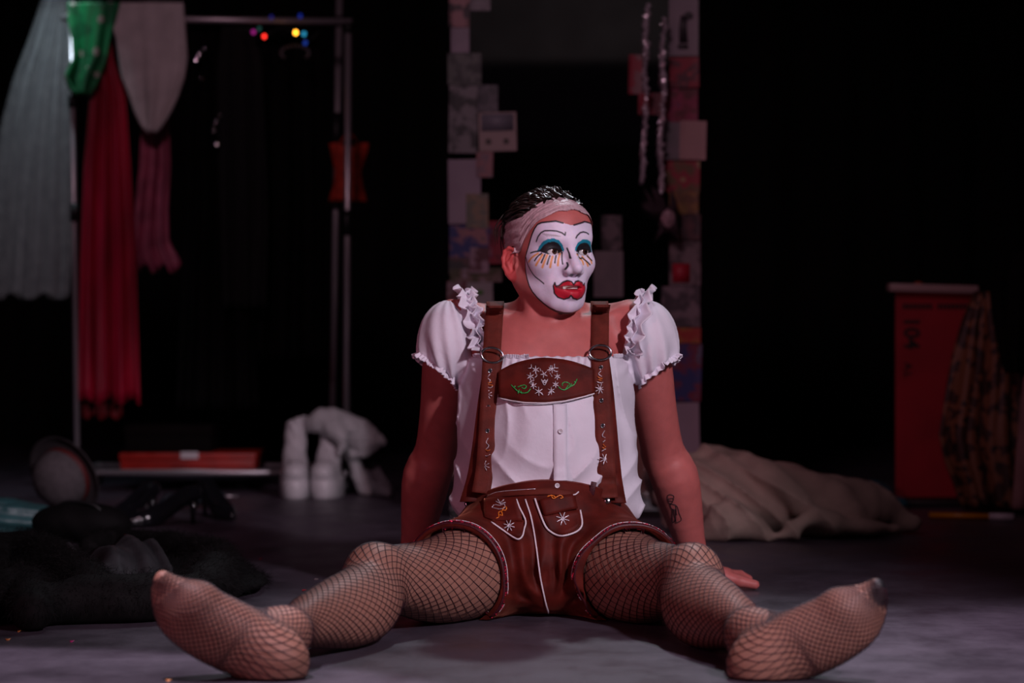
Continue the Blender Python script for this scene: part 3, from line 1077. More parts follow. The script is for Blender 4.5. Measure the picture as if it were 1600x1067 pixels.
blouse.disp(folds)
blouse.cut(lambda X, Y, Z: Z - 0.4985 - 0.0015 * np.sin(X * 300) + 0 * Y)
blouse.cut(lambda X, Y, Z: 0.175 - Z + 0 * X + 0 * Y)
for s in (-1, 1):
    c = np.array(SLV[s])
    blouse._add(sleeve_fn(s), c - 0.10, c + 0.10, 0.012, '+')
bl_v, bl_f = blouse.mesh((-0.24, 4.60, 0.16), (0.375, 5.03, 0.63), 0.0029)
bl_v = relax(bl_v, bl_f, 4, 0.5)
white_mat = mat('white_cotton', (0.72, 0.685, 0.765), 0.75, var=0.04, scale=14, bump=0.10, bscale=70, sheen=0.1)
bl = mesh_np('blouse', bl_v - POFF, bl_f, white_mat, person)
bl_bvh = BVHTree.FromPolygons([tuple(v) for v in bl_v], [tuple(f) for f in bl_f])

# ------------------------------------------------------------------ shorts
shorts = SDF()
shorts.ell((CX, 4.765, 0.115), (0.175, 0.135, 0.128), 0.03)
shorts.ell((CX, 4.775, 0.195), (0.150, 0.136, 0.145), 0.05)
shorts.chain([(CX, 4.70, 0.185), (CX, 4.665, 0.11), (CX, 4.645, 0.065)], [0.075, 0.072, 0.055], 0.06, 6)
for s in (-1, 1):
    hp, kn = np.array(HIP[s]), np.array(KN[s])
    shorts.chain([hp, lerp(hp, kn, 0.25) + (0, 0, -0.010), lerp(hp, kn, 0.52) + (0, 0, -0.018), lerp(hp, kn, 0.7) + (0, 0, -0.012)],
                 [0.110, 0.107, 0.099, 0.094], 0.04, 12)


def shorts_folds(X, Y, Z):
    dx, dz = X - CX, Z - 0.015
    ang = np.arctan2(dz, np.abs(dx) + 0.004)
    r = np.sqrt(dx * dx + dz * dz)
    amp = np.clip((r - 0.03) / 0.05, 0, 1) * np.clip((0.20 - r) / 0.06, 0, 1) * np.clip((ang - 0.25) / 0.2, 0.1, 1) * np.clip(np.abs(dx) / 0.02, 0, 1)
    f = 0.0082 * np.sin(ang * 13 + 2.4 * np.sin(r * 30 + 9 * X) + 1.5 * np.sign(dx) + 1.2 * np.sin(ang * 5)) * amp * (Y < 4.80)
    return f + 0.0016 * wob(X, Y, Z, 21, 70, 4)


shorts.disp(shorts_folds)
shorts.cut(lambda X, Y, Z: Z - (0.262 - 1.7 * (X - CX) ** 2) + 0 * Y)
shorts.cut(plane(NA, PA))
shorts.cut(plane(NB_, PB))
for s in (-1, 1):                                           # hollow the legs so the hem stands off the thigh
    hp, kn = np.array(HIP[s]), np.array(KN[s])
    t = SDF().chain([lerp(hp, kn, 0.16) + (0, 0, -0.008), lerp(hp, kn, 0.4) + (0, 0, -0.016), lerp(hp, kn, 0.72) + (0, 0, -0.012)], [0.085, 0.0925, 0.086], 0, 8)
    fn, a, b, _, _ = t.ops[0]
    shorts._add(fn, a, b, 0.002, '-')
shorts.cut(lambda X, Y, Z: 0.001 - Z + 0 * X + 0 * Y)
sh_v, sh_f = shorts.mesh((-0.26, 4.42, -0.01), (0.40, 4.94, 0.275), 0.0029)
sh_v = relax(sh_v, sh_f, 1, 0.4)
velvet = mat('brown_velvet', (0.088, 0.0095, 0.0060), 0.62, var=0.3, scale=26, bump=0.05, bscale=220, sheen=0.34, tint=(0.80, 0.26, 0.16), spec=0.16)
sho = mesh_np('shorts', sh_v - POFF, sh_f, velvet, person)
sh_bvh = BVHTree.FromPolygons([tuple(v) for v in sh_v], [tuple(f) for f in sh_f])


def front(x, z, off=0.003, which=(0, 1, 2)):
    """Point on the performer's front at x, z, lifted by off."""
    best = None
    for i in which:
        h = (bl_bvh, sh_bvh, body_bvh)[i].ray_cast(Vector((x, 4.2, z)), Vector((0, 1, 0)))
        if h[0] is not None and (best is None or h[0].y < best.y):
            best = h[0]
    if best is None:
        best = Vector((x, 4.75, z))
    return Vector((best.x, best.y - off, best.z))


def fpx(px, py, off=0.003, which=(0, 1, 2), Y0=4.68):
    """The front point seen at photo position px, py."""
    o = Vector((0, 0, CAMZ))
    d = (at(px, py, 4.0) - o).normalized()
    best = None
    for i in which:
        h = (bl_bvh, sh_bvh, body_bvh)[i].ray_cast(o, d)
        if h[0] is not None and (best is None or h[3] < best[3]):
            best = h
    p = best[0] if best else at(px, py, Y0)
    return p - d * off


def smooth_rows(P, it=3):
    P = np.array([[tuple(q) for q in r] for r in P])
    for _ in range(it):
        Q = P.copy()
        Q[1:-1] = 0.5 * P[1:-1] + 0.25 * (P[:-2] + P[2:])
        P = Q
        Q = P.copy()
        Q[:, 1:-1] = 0.5 * P[:, 1:-1] + 0.25 * (P[:, :-2] + P[:, 2:])
        P = Q
    return P
# ------------------------------------------------------------------ straps, bib, hardware
suede = mat('brown_suede', (0.115, 0.017, 0.010), 0.72, var=0.2, scale=40, bump=0.12, bscale=260, sheen=0.15, tint=(0.80, 0.32, 0.22), spec=0.25)
piping_mat = mat('white_piping', (0.78, 0.72, 0.76), 0.5)
steel = mat('dark_chrome', (0.42, 0.40, 0.42), 0.18, metal=1.0)
silver_thread = mat('silver_thread', (0.72, 0.68, 0.74), 0.3, metal=0.35, var=0.3, scale=400)
orange_thread = mat('orange_thread', (0.75, 0.20, 0.02), 0.35, var=0.3, scale=400)
green_thread = mat('green_thread', (0.03, 0.42, 0.09), 0.35, var=0.3, scale=400)
red_sequin = mat('red_sequins', (0.055, 0.004, 0.009), 0.5, metal=0.15, var=0.6, scale=500)
sequin_glint = mat('pink_sequin', (0.85, 0.10, 0.28), 0.12, metal=0.8)
hole_mat = mat('eyelet_hole', (0.004, 0.003, 0.003), 0.8)


def drape_y(x, z):
    """y of the clothed front, smoothed over a small neighbourhood."""
    ys = [front(x + dx, z + dz, 0).y for dx in (-0.008, 0, 0.008) for dz in (-0.01, 0, 0.01)]
    return 0.5 * min(ys) + 0.5 * sum(ys) / 9


def wx_(px, py, Y=4.74):
    p = at(px, py, Y)
    return p.x, p.z


def strap(path, back, width, name, off=0.006):
    """Band over the front (photo path) that carries on over the shoulder to the back."""
    cen = []
    for px, py in spline([(a, b, 0) for a, b in path], 26)[:, :2]:
        x, z = wx_(px, py)
        cen.append(Vector((x, drape_y(x, z) - off, z)))
    sx = cen[0].x
    arc = [Vector((sx, 4.838, 0.598)), Vector((sx, 4.868, 0.607)), Vector((sx, 4.90, 0.608)), Vector((sx - back * 0.004, 4.935, 0.590)),
           Vector((sx - back * 0.01, 4.968, 0.54)), Vector((sx - back * 0.02, 4.983, 0.44)), Vector((sx - back * 0.03, 4.957, 0.33)), Vector((sx - back * 0.035, 4.925, 0.25))]
    for p in arc[:3]:
        h = body_bvh.ray_cast(Vector((p.x, p.y, 1.0)), Vector((0, 0, -1)))
        if h[0] is not None:
            p.z = h[0].z + 0.004
    cen = list(reversed(arc)) + cen
    cen = [Vector(v) for v in spline(cen, 60)]
    rows = []
    for i, c in enumerate(cen):
        t = (cen[min(i + 1, 59)] - cen[max(i - 1, 0)]).normalized()
        a = Vector((1, 0, 0))
        a = (a - t * a.dot(t)).normalized()
        rows.append([c + a * width * k for k in (-0.5, -0.25, 0, 0.25, 0.5)])
    return MB().grid(rows, 0.003), cen


def pxrib(poly_rows, off, mat_, name, parent, thick=0.002, smooth=2, Ymid=4.74):
    rows = []
    for row in poly_rows:
        r = []
        for px, py in row:
            x, z = wx_(px, py, Ymid)
            r.append(Vector((x, drape_y(x, z) - off, z)))
        rows.append(r)
    return MB().grid(smooth_rows(rows, smooth), thick).build(name, mat_, parent)


straps = {}
under = {-1: [(772, 560), (762, 620), (753, 690), (745, 740), (733, 782)], 1: [(938, 560), (945, 620), (951, 690), (956, 740), (962, 782)]}
SP = {-1: [(773, 478), (770, 520), (768, 560), (765, 620), (762, 680), (758, 730), (752, 768)],
      1: [(941, 476), (939, 520), (938, 556), (940, 620), (943, 680), (946, 730), (949, 774)]}
for s in (-1, 1):
    mbs, cen = strap(SP[s], -s, 0.0355, 'strap')
    st = mbs.build('strap', suede, person)
    straps[s] = st
    pts = []
    for px, py in spline([(a, b, 0) for a, b in under[s]], 16)[:, :2]:
        x, z = wx_(px, py)
        pts.append(Vector((x, drape_y(x, z) - 0.0032, z)))
    MB().grid([[p + Vector((k * 0.036, 0, 0)) for k in (-0.5, 0, 0.5)] for p in pts], 0.0026).build('side_strap', velvet, st)
    # the buckle ring
    rc = (769, 555) if s < 0 else (938, 551)
    x, z = wx_(*rc)
    c = Vector((x, drape_y(x, z) - 0.018, z))
    tilt = math.radians(8 if s < 0 else -3)
    ring_pts = []
    for k in range(40):
        t = 2 * math.pi * k / 40
        u_, v_ = 0.0212 * math.cos(t), 0.0145 * math.sin(t)
        ring_pts.append(c + Vector((u_ * math.cos(tilt) + v_ * math.sin(tilt), 0.002 * math.sin(t), -u_ * math.sin(tilt) + v_ * math.cos(tilt))))
    MB().tube(ring_pts, 0.0025, 8, closed=True).build('buckle_ring', steel, st)
    # strap end below the ring, doubled leather
    for ex, ey in ([(766, 579), (763, 636), (762, 672)] if s < 0 else [(939, 574), (939, 625), (941, 664)]):
        x, z = wx_(ex, ey)
        c = Vector((x, drape_y(x, z) - 0.0085, z))
        ey_o = MB().tube([c + Vector((0.0037 * math.cos(t), 0, 0.0037 * math.sin(t))) for t in np.linspace(0, 2 * math.pi, 14, endpoint=False)], 0.0011, 6, closed=True).build('eyelet', steel, st)
        MB().ball(c, (0.0032, 0.0006, 0.0032), 10, 6).build('eyelet_hole', hole_mat, st)


def thread(strokes, off, mat_, name, parent, r=0.0008, Y=4.74, which=None):
    """Beaded thread strokes given as photo polylines."""
    m = MB()
    for l in strokes:
        pts = []
        n = max(3, int(sum(math.dist(a, b) for a, b in zip(l, l[1:])) / 1.6))
        for px, py in spline([(a, b, 0) for a, b in l], n)[:, :2]:
            if which is None:
                x, z = wx_(px, py, Y)
                pts.append(Vector((x, drape_y(x, z) - off, z)))
            else:
                pts.append(fpx(px, py, off, which))
        m.tube(pts, [r * (1.25 if i % 2 else 0.75) for i in range(n)], 5)
    o = m.build(name, mat_, parent)
    o['kind'] = 'stuff'
    return o


def star(cx, cy, r, n=8, rot=0.3, squash=1.0):
    return [[(cx, cy), (cx + 0.5 * r * math.cos(a), cy + 0.5 * r * math.sin(a) * squash), (cx + r * math.cos(a), cy + r * math.sin(a) * squash)] for a in [rot + 2 * math.pi * k / n for k in range(n)]]


EO = 0.0085
thread(star(762, 616, 7) + [[(766, 584), (762, 590), (766, 594), (763, 600)], [(760, 603), (766, 606), (770, 603)]], EO, silver_thread, 'embroidery', straps[-1])
thread([[(759, 594), (763, 598), (768, 597)], [(760, 600), (765, 601), (770, 602)]], EO, orange_thread, 'embroidery', straps[-1])
thread(star(757, 726, 8) + [[(763, 683), (760, 690), (764, 695), (759, 701)], [(755, 706), (760, 711), (766, 708)]], EO, silver_thread, 'embroidery', straps[-1])
thread([[(757, 699), (762, 703), (766, 701)]], EO, orange_thread, 'embroidery', straps[-1])
thread(star(937, 607, 8) + [[(939, 579), (935, 584), (940, 588)], [(932, 596), (939, 598), (945, 595)]], EO, silver_thread, 'embroidery', straps[1])
thread([[(933, 588), (938, 591), (943, 591)], [(934, 593), (940, 594)]], EO, orange_thread, 'embroidery', straps[1])
thread(star(944, 715, 9) + [[(944, 671), (940, 679), (946, 684), (941, 689)], [(939, 703), (945, 700), (950, 703)]], EO, silver_thread, 'embroidery', straps[1])
thread([[(941, 692), (946, 697), (951, 692)], [(940, 697), (946, 701)]], EO, orange_thread, 'embroidery', straps[1])

# the chest bib
xs = np.linspace(779, 928, 30)
top = np.interp(xs, [779, 783, 800, 830, 850, 885, 910, 928], [580, 577, 568, 560.5, 558.5, 562, 569, 577])
bot = np.interp(xs, [779, 800, 820, 850, 880, 910, 928], [620, 624, 626.5, 627, 624.5, 618, 613])
bib = pxrib([[(x, t + (b - t) * k) for k in np.linspace(0, 1, 10)] for x, t, b in zip(xs, top, bot)], 0.0075, velvet, 'bib', person, 0.003, 6)
thread_pts = [(x, b + 1.2) for x, b in zip(xs, bot)]
m = MB()
m.tube([Vector((wx_(x, y)[0], drape_y(*wx_(x, y)) - 0.008, wx_(x, y)[1])) for x, y in thread_pts], 0.0014, 6).build('piping', piping_mat, bib)


def zb(x, y):
    return 740 + x / 6.667, 530 + y / 6.667


BO = 0.0105
sil = []
for cx, cy, r, n in ((645, 315, 42, 6), (590, 385, 42, 6), (620, 475, 38, 6), (675, 535, 44, 6), (730, 360, 40, 5), (815, 310, 42, 6), (868, 385, 36, 6), (850, 465, 36, 6), (805, 530, 40, 6)):
    sil += star(*zb(cx, cy), r / 6.667, n, 0.5)
for l in ([(600, 260), (598, 295), (565, 300)], [(600, 430), (575, 455)], [(630, 420), (600, 430), (620, 475)], [(640, 350), (660, 370), (635, 395)], [(690, 300), (700, 330)], [(840, 255), (842, 295), (880, 297)], [(760, 320), (790, 310), (800, 270)],
          [(880, 330), (840, 335)], [(790, 345), (815, 385)], [(770, 575), (805, 530)], [(720, 572), (675, 535)], [(700, 410), (735, 470), (770, 410)], [(700, 430), (738, 425), (770, 430)], [(715, 450), (738, 445), (755, 450)], [(705, 412), (722, 440), (738, 415), (752, 440), (768, 412)]):
    sil.append([zb(*p) for p in l])
thread(sil, BO, silver_thread, 'silver_embroidery', bib, 0.00085)
grn = [[(390, 470), (420, 500), (460, 535), (510, 552), (560, 545), (590, 510)], [(455, 495), (490, 480), (530, 472), (548, 490), (525, 510), (500, 495)], [(460, 560), (475, 520)], [(500, 560), (490, 530)], [(420, 500), (435, 480)],
       [(880, 490), (910, 515), (950, 520), (1000, 490), (1045, 465), (1075, 410)], [(915, 465), (935, 445), (970, 445), (1000, 465), (1000, 490)], [(950, 520), (985, 470)], [(1020, 480), (1012, 455)], [(1060, 440), (1040, 440)], [(915, 465), (925, 480)]]
thread([[zb(*p) for p in l] for l in grn], BO, green_thread, 'green_embroidery', bib, 0.0010)

# shirt placket, buttons
pl = pxrib([[(x, y) for x in (864, 871, 878, 885)] for y in np.linspace(630, 746, 24)], 0.0010, white_mat, 'placket', bl, 0.0014, 3)
btn = mat('white_button', (0.74, 0.70, 0.74), 0.3)
for bx, by in ((875, 671), (869, 753)):
    x, z = wx_(bx, by)
    c = Vector((x, drape_y(x, z) - 0.0050, z))
    Rb = Matrix.Rotation(math.pi / 2, 3, 'X')
    b_ = MB().lathe([(0.0001, 0.0006), (0.0030, 0.0004), (0.0036, 0.0012), (0.0046, 0.0014), (0.0049, 0.0004), (0.0046, -0.0008), (0.0001, -0.0008)], c, 18, Rb)
    bo = b_.build('button', btn, bl)
    hm = MB()
    for dx, dz in ((-1, -1), (-1, 1), (1, -1), (1, 1)):
        hm.ball(c + Vector((dx * 0.0011, -0.0006, dz * 0.0011)), 0.0006, 6, 4)
    hm.build('button_hole', hole_mat, bl)


# ------------------------------------------------------------------ ruffles of the blouse
def ruffle(path, out, width, amp, waves, name, seed, along=None, thick=0.0012):
    """Crimped strip: path of base points, out the direction it stands off."""
    P = spline(path, waves * 16)
    O = spline(out, waves * 16)
    n = len(P)
    r = np.random.RandomState(seed)
    ph = np.cumsum(np.interp(np.arange(n), np.arange(0, n + 12, 12), r.uniform(0.5, 1.5, len(np.arange(0, n + 12, 12))))) / n * waves * 2 * math.pi
    am = np.interp(np.arange(n), np.arange(0, n + 14, 14), r.uniform(0.5, 1.2, len(np.arange(0, n + 14, 14))))
    ht = np.interp(np.arange(n), np.arange(0, n + 11, 11), r.uniform(0.75, 1.25, len(np.arange(0, n + 11, 11))))
    rows = []
    for i in range(n):
        t = P[min(i + 1, n - 1)] - P[max(i - 1, 0)]
        t /= np.linalg.norm(t) + 1e-9
        o = O[i] / np.linalg.norm(O[i])
        b = np.cross(t, o)
        b /= np.linalg.norm(b) + 1e-9
        row = []
        for k in np.linspace(-0.25, 1, 7):
            a = amp * am[i] * (0.35 + 0.65 * abs(k))
            row.append(P[i] + o * width * ht[i] * k + b * a * math.sin(ph[i] + 0.5 * k) + t * a * 0.25 * math.sin(2 * ph[i]))
        rows.append(row)
    return MB().grid(rows, thick).build(name, white_mat, bl)


for s in (-1, 1):
    FRONT = [(752, 549), (749, 532), (746, 514), (742, 497), (737, 484)] if s < 0 else [(985, 556), (988, 536), (991, 516), (995, 498), (1000, 484)]
    path = [np.array(fpx(px, py, 0.004, (0, 2))) for px, py in FRONT]
    xt = path[-1][0]
    for x_, y_ in ((xt + s * 0.004, 4.850), (xt + s * 0.007, 4.880), (xt + s * 0.006, 4.910), (xt + s * 0.003, 4.935)):
        hts = [h[0].z for h in (b_.ray_cast(Vector((x_, y_, 1.0)), Vector((0, 0, -1))) for b_ in (bl_bvh, body_bvh)) if h[0] is not None]
        path.append(np.array((x_, y_, max(hts) + 0.004)))
    for z_ in (0.57, 0.53):
        path.append(np.array((xt - s * 0.004, 4.972, z_)))
    nrm_ = [np.array((-s * 0.1, -1.0, 0.15))] * 3 + [np.array((-s * 0.1, -0.8, 0.5)), np.array((0, -0.6, 0.8)), np.array((0, -0.3, 1.0)), np.array((0, 0.05, 1.0)), np.array((0, 0.3, 1.0)), np.array((0, 0.6, 0.8)), np.array((0, 1.0, 0.3)), np.array((0, 1.0, 0.1))]
    acr = np.array((-s * 1.0, 0, 0.25))
    ruffle(path, [n0 * 0.75 + acr * 0.55 for n0 in nrm_], 0.022, 0.0075, 10, 'shoulder_ruffle', 30 + s)
    ruffle(path, [n0 * 0.9 - acr * 0.75 for n0 in nrm_], 0.032, 0.0085, 9, 'shoulder_ruffle', 40 + s)
    ruffle(path, [n0 * 1.0 - acr * 0.1 for n0 in nrm_], 0.018, 0.0065, 11, 'shoulder_ruffle', 44 + s)
    # sleeve hem frill
    nH = np.array(HEMP[s][0])
    nH /= np.linalg.norm(nH)
    pH = np.array(HEMP[s][1])
    c0 = np.array(SLV[s])
    c0 = c0 - nH * ((c0 - pH) @ nH) - nH * 0.003
    f1 = np.array((0, -1.0, 0))
    f1 -= nH * (f1 @ nH)
    f1 /= np.linalg.norm(f1)
    f2 = np.cross(nH, f1)
    path, out = [], []
    for a in np.linspace(0, 2 * math.pi, 22):
        d = f1 * math.cos(a) + f2 * math.sin(a)
        h = bl_bvh.ray_cast(Vector(c0), Vector(d))
        p = np.array(h[0]) if h[0] is not None and h[3] < 0.11 else c0 + d * 0.058
        path.append(p)
        out.append(nH * 0.9 + d * 0.45)
    ruffle(path, out, 0.011, 0.0032, 30, 'sleeve_frill', 50 + s)
# gathered neckline edge between the shoulder ruffles
for x0, x1, sd in ((788, 826, 61), (959, 984, 62), (739, 751, 63)):
    path = []
    for px in np.linspace(x0, x1, 8):
        x, z = wx_(px, 557)
        p = front(x, 0.492, 0.0, (0,))
        path.append((x, p.y + 0.001, 0.497))
    ruffle(path, [(0, -0.35, 1.0)] * 8, 0.006, 0.0022, 16, 'neckline_frill', sd)

# ------------------------------------------------------------------ shorts: waistband, pockets, piping, sequinned hems
zs = lambda x, y: (720 + x / 4.446, 740 + y / 4.446)


def on_shorts(l, r, name, m_, off=0.0015, n=24, parent=None, flat=False):
    pts = [fpx(*p, off, (1,)) for p in spline([(a, b, 0) for a, b in [zs(*q_) for q_ in l]], n)[:, :2]]
    return MB().tube(pts, r, 6).build(name, m_, parent or sho)


def patch(poly_top, poly_bot, name, m_, off, n=10, k=6, parent=None, thick=0.003):
    A = spline([(a, b, 0) for a, b in [zs(*q_) for q_ in poly_top]], n)[:, :2]
    Bq = spline([(a, b, 0) for a, b in [zs(*q_) for q_ in poly_bot]], n)[:, :2]
    rows = [[fpx(*(A[i] * (1 - t) + Bq[i] * t), off, (1,)) for t in np.linspace(0, 1, k)] for i in range(n)]
    return MB().grid(smooth_rows(rows, 2), thick).build(name, m_, parent or sho)


on_shorts([(448, 178), (490, 310), (520, 480), (548, 690), (560, 760), (590, 900), (612, 975)], 0.0016, 'piping', piping_mat, n=40)
patch([(180, 150), (300, 118), (450, 104), (620, 100), (790, 122)], [(150, 190), (300, 160), (450, 150), (620, 145), (800, 165)], 'waistband', suede, 0.003, 18, 4)
patch([(150, 178), (230, 165), (310, 165), (385, 176)], [(165, 300), (230, 322), (330, 328), (432, 328)], 'pocket_flap', velvet, 0.0055)
patch([(215, 325), (300, 325), (380, 325), (440, 325)], [(255, 362), (300, 392), (370, 438), (425, 435)], 'pocket', velvet, 0.0022)
on_shorts([(386, 178), (408, 235), (450, 325), (440, 385), (428, 432), (400, 455), (360, 438), (290, 390), (212, 335)], 0.0017, 'piping', piping_mat, 0.004, 40)
patch([(545, 178), (630, 158), (710, 148), (790, 142)], [(580, 292), (650, 278), (730, 258), (812, 242)], 'pocket_flap', velvet, 0.0055)
patch([(560, 285), (640, 280), (730, 262), (835, 250)], [(620, 395), (680, 424), (760, 414), (835, 350)], 'pocket', velvet, 0.0022)
on_shorts([(514, 172), (545, 262), (588, 365), (632, 408), (690, 432), (760, 420), (818, 392), (843, 345), (830, 252)], 0.0019, 'piping', piping_mat, 0.004, 44)
on_shorts([(780, 148), (800, 142), (818, 126)], 0.0015, 'piping', piping_mat, 0.006, 8)
on_shorts([(180, 160), (250, 128), (400, 113), (520, 105)], 0.0006, 'seam', silver_thread, 0.005, 20)
thread([[zs(*p) for p in l] for l in ([(215, 235), (235, 215), (270, 220), (300, 210), (305, 235), (270, 245), (240, 240), (215, 235)], [(240, 190), (280, 210)], [(255, 175), (275, 205)], [(300, 180), (275, 200)], [(310, 200), (270, 208)])] + star(*zs(335, 360), 9, 8) , 0.0085, silver_thread, 'embroidery', sho, 0.0009, which=(1,))
thread([[zs(*p) for p in l] for l in ([(245, 310), (265, 300), (262, 270), (280, 262), (290, 290), (270, 285)], [(285, 262), (300, 232), (318, 235), (310, 255), (290, 250)],
        [(600, 160), (630, 150), (660, 165), (640, 172), (630, 155)], [(660, 165), (690, 150), (710, 165), (690, 172)])], 0.0085, orange_thread, 'embroidery', sho, 0.0011, which=(1,))
thread(star(*zs(708, 312), 10.5, 8), 0.006, silver_thread, 'embroidery', sho, 0.0010, which=(1,))
# side buttons that hold the straps
for px, py in ((731, 787), (949, 782)):
    c = fpx(px, py, 0.007, (0, 1))
    MB().lathe([(0.0001, 0.002), (0.004, 0.0018), (0.0065, 0.0008), (0.0070, -0.0006), (0.0066, -0.0016), (0.0001, -0.0016)], c, 18, Matrix.Rotation(math.pi / 2 - 0.25, 3, 'X')).build('metal_button', steel, sho)
# glitter tabs at the waist
for px, py in ((746, 770), (926, 763)):
    c = fpx(px, py, 0.006, (0, 1))
    MB().box(c, (0.011, 0.003, 0.026), Matrix.Rotation(0.2, 3, 'Y'), 0.001).build('glitter_tab', red_sequin, sho)

for n_, p_, s in ((NA, PA, -1), (NB_, PB, 1)):
    hp, kn = np.array(HIP[s]), np.array(KN[s])
    ax = lerp(hp, kn, 0.25) + (0, 0, -0.01)
    d_ = kn - hp
    c0 = ax + d_ * (((p_ - ax) @ n_) / (d_ @ n_))
    c0[2] = max(c0[2], 0.075)
    f1 = np.array((0, 0, 1.0)) - n_ * n_[2]
    f1 /= np.linalg.norm(f1)
    f2 = np.cross(n_, f1)
    loop, rad = [], []
    for a in np.linspace(0, 2 * math.pi, 72, endpoint=False):
        d = f1 * math.cos(a) + f2 * math.sin(a)
        o = Vector(c0 - n_ * 0.005 + d * 0.20)
        h = sh_bvh.ray_cast(o, Vector(-d))
        t = 0.2 - h[3] if h[0] is not None else None
        loop.append((d, t))
    ts = [t for _, t in loop if t is not None]
    rr = np.array([t if t is not None and t < 0.125 else np.nan for _, t in loop])
    good = np.where(~np.isnan(rr))[0]
    rr = np.interp(np.arange(72), np.concatenate([good - 72, good, good + 72]), np.tile(rr[good], 3))
    rr = np.convolve(np.concatenate([rr[-2:], rr, rr[:2]]), np.ones(5) / 5, 'valid')
    D = np.array([d for d, _ in loop])
    rows = []
    for w_, lift in ((0.001, -0.003), (0.0005, 0.0004), (-0.004, 0.0010), (-0.009, 0.0010), (-0.0125, 0.0004)):
        rr2 = c0 + D * (rr + lift)[:, None] + n_ * w_
        rr2[:, 2] = np.maximum(rr2[:, 2], 0.002)
        rows.append(np.vstack([rr2, rr2[:1]]))
    tr = MB().grid(np.transpose(np.array(rows), (1, 0, 2))).build('sequin_hem', red_sequin, sho)
    pip = c0 + D * (rr + 0.0012)[:, None] - n_ * 0.0135
    pip[:, 2] = np.maximum(pip[:, 2], 0.0025)
    MB().tube(pip, 0.0008, 6, closed=True).build('piping', piping_mat, sho)
    m = MB()
    r_ = np.random.RandomState(8 + s)
    for _ in range(420):
        i = r_.uniform(0, 72)
        j, fr = int(i) % 72, i % 1
        d = D[j] * (1 - fr) + D[(j + 1) % 72] * fr
        p = c0 + d * ((rr[j] * (1 - fr) + rr[(j + 1) % 72] * fr) + 0.0016) - n_ * r_.uniform(0, 0.011)
        if p[2] < 0.004:
            continue
        Rr = Vector(d + r_.normal(size=3) * 0.5).to_track_quat('Z', 'Y').to_matrix()
        m.lathe([(0.0016, 0.0), (0.0001, 0.0004)], p, 6, Rr)
    so = m.build('sequins', mat('sequin_red_bright', (0.75, 0.03, 0.09), 0.28, metal=0.45), sho)
    so['kind'] = 'stuff'

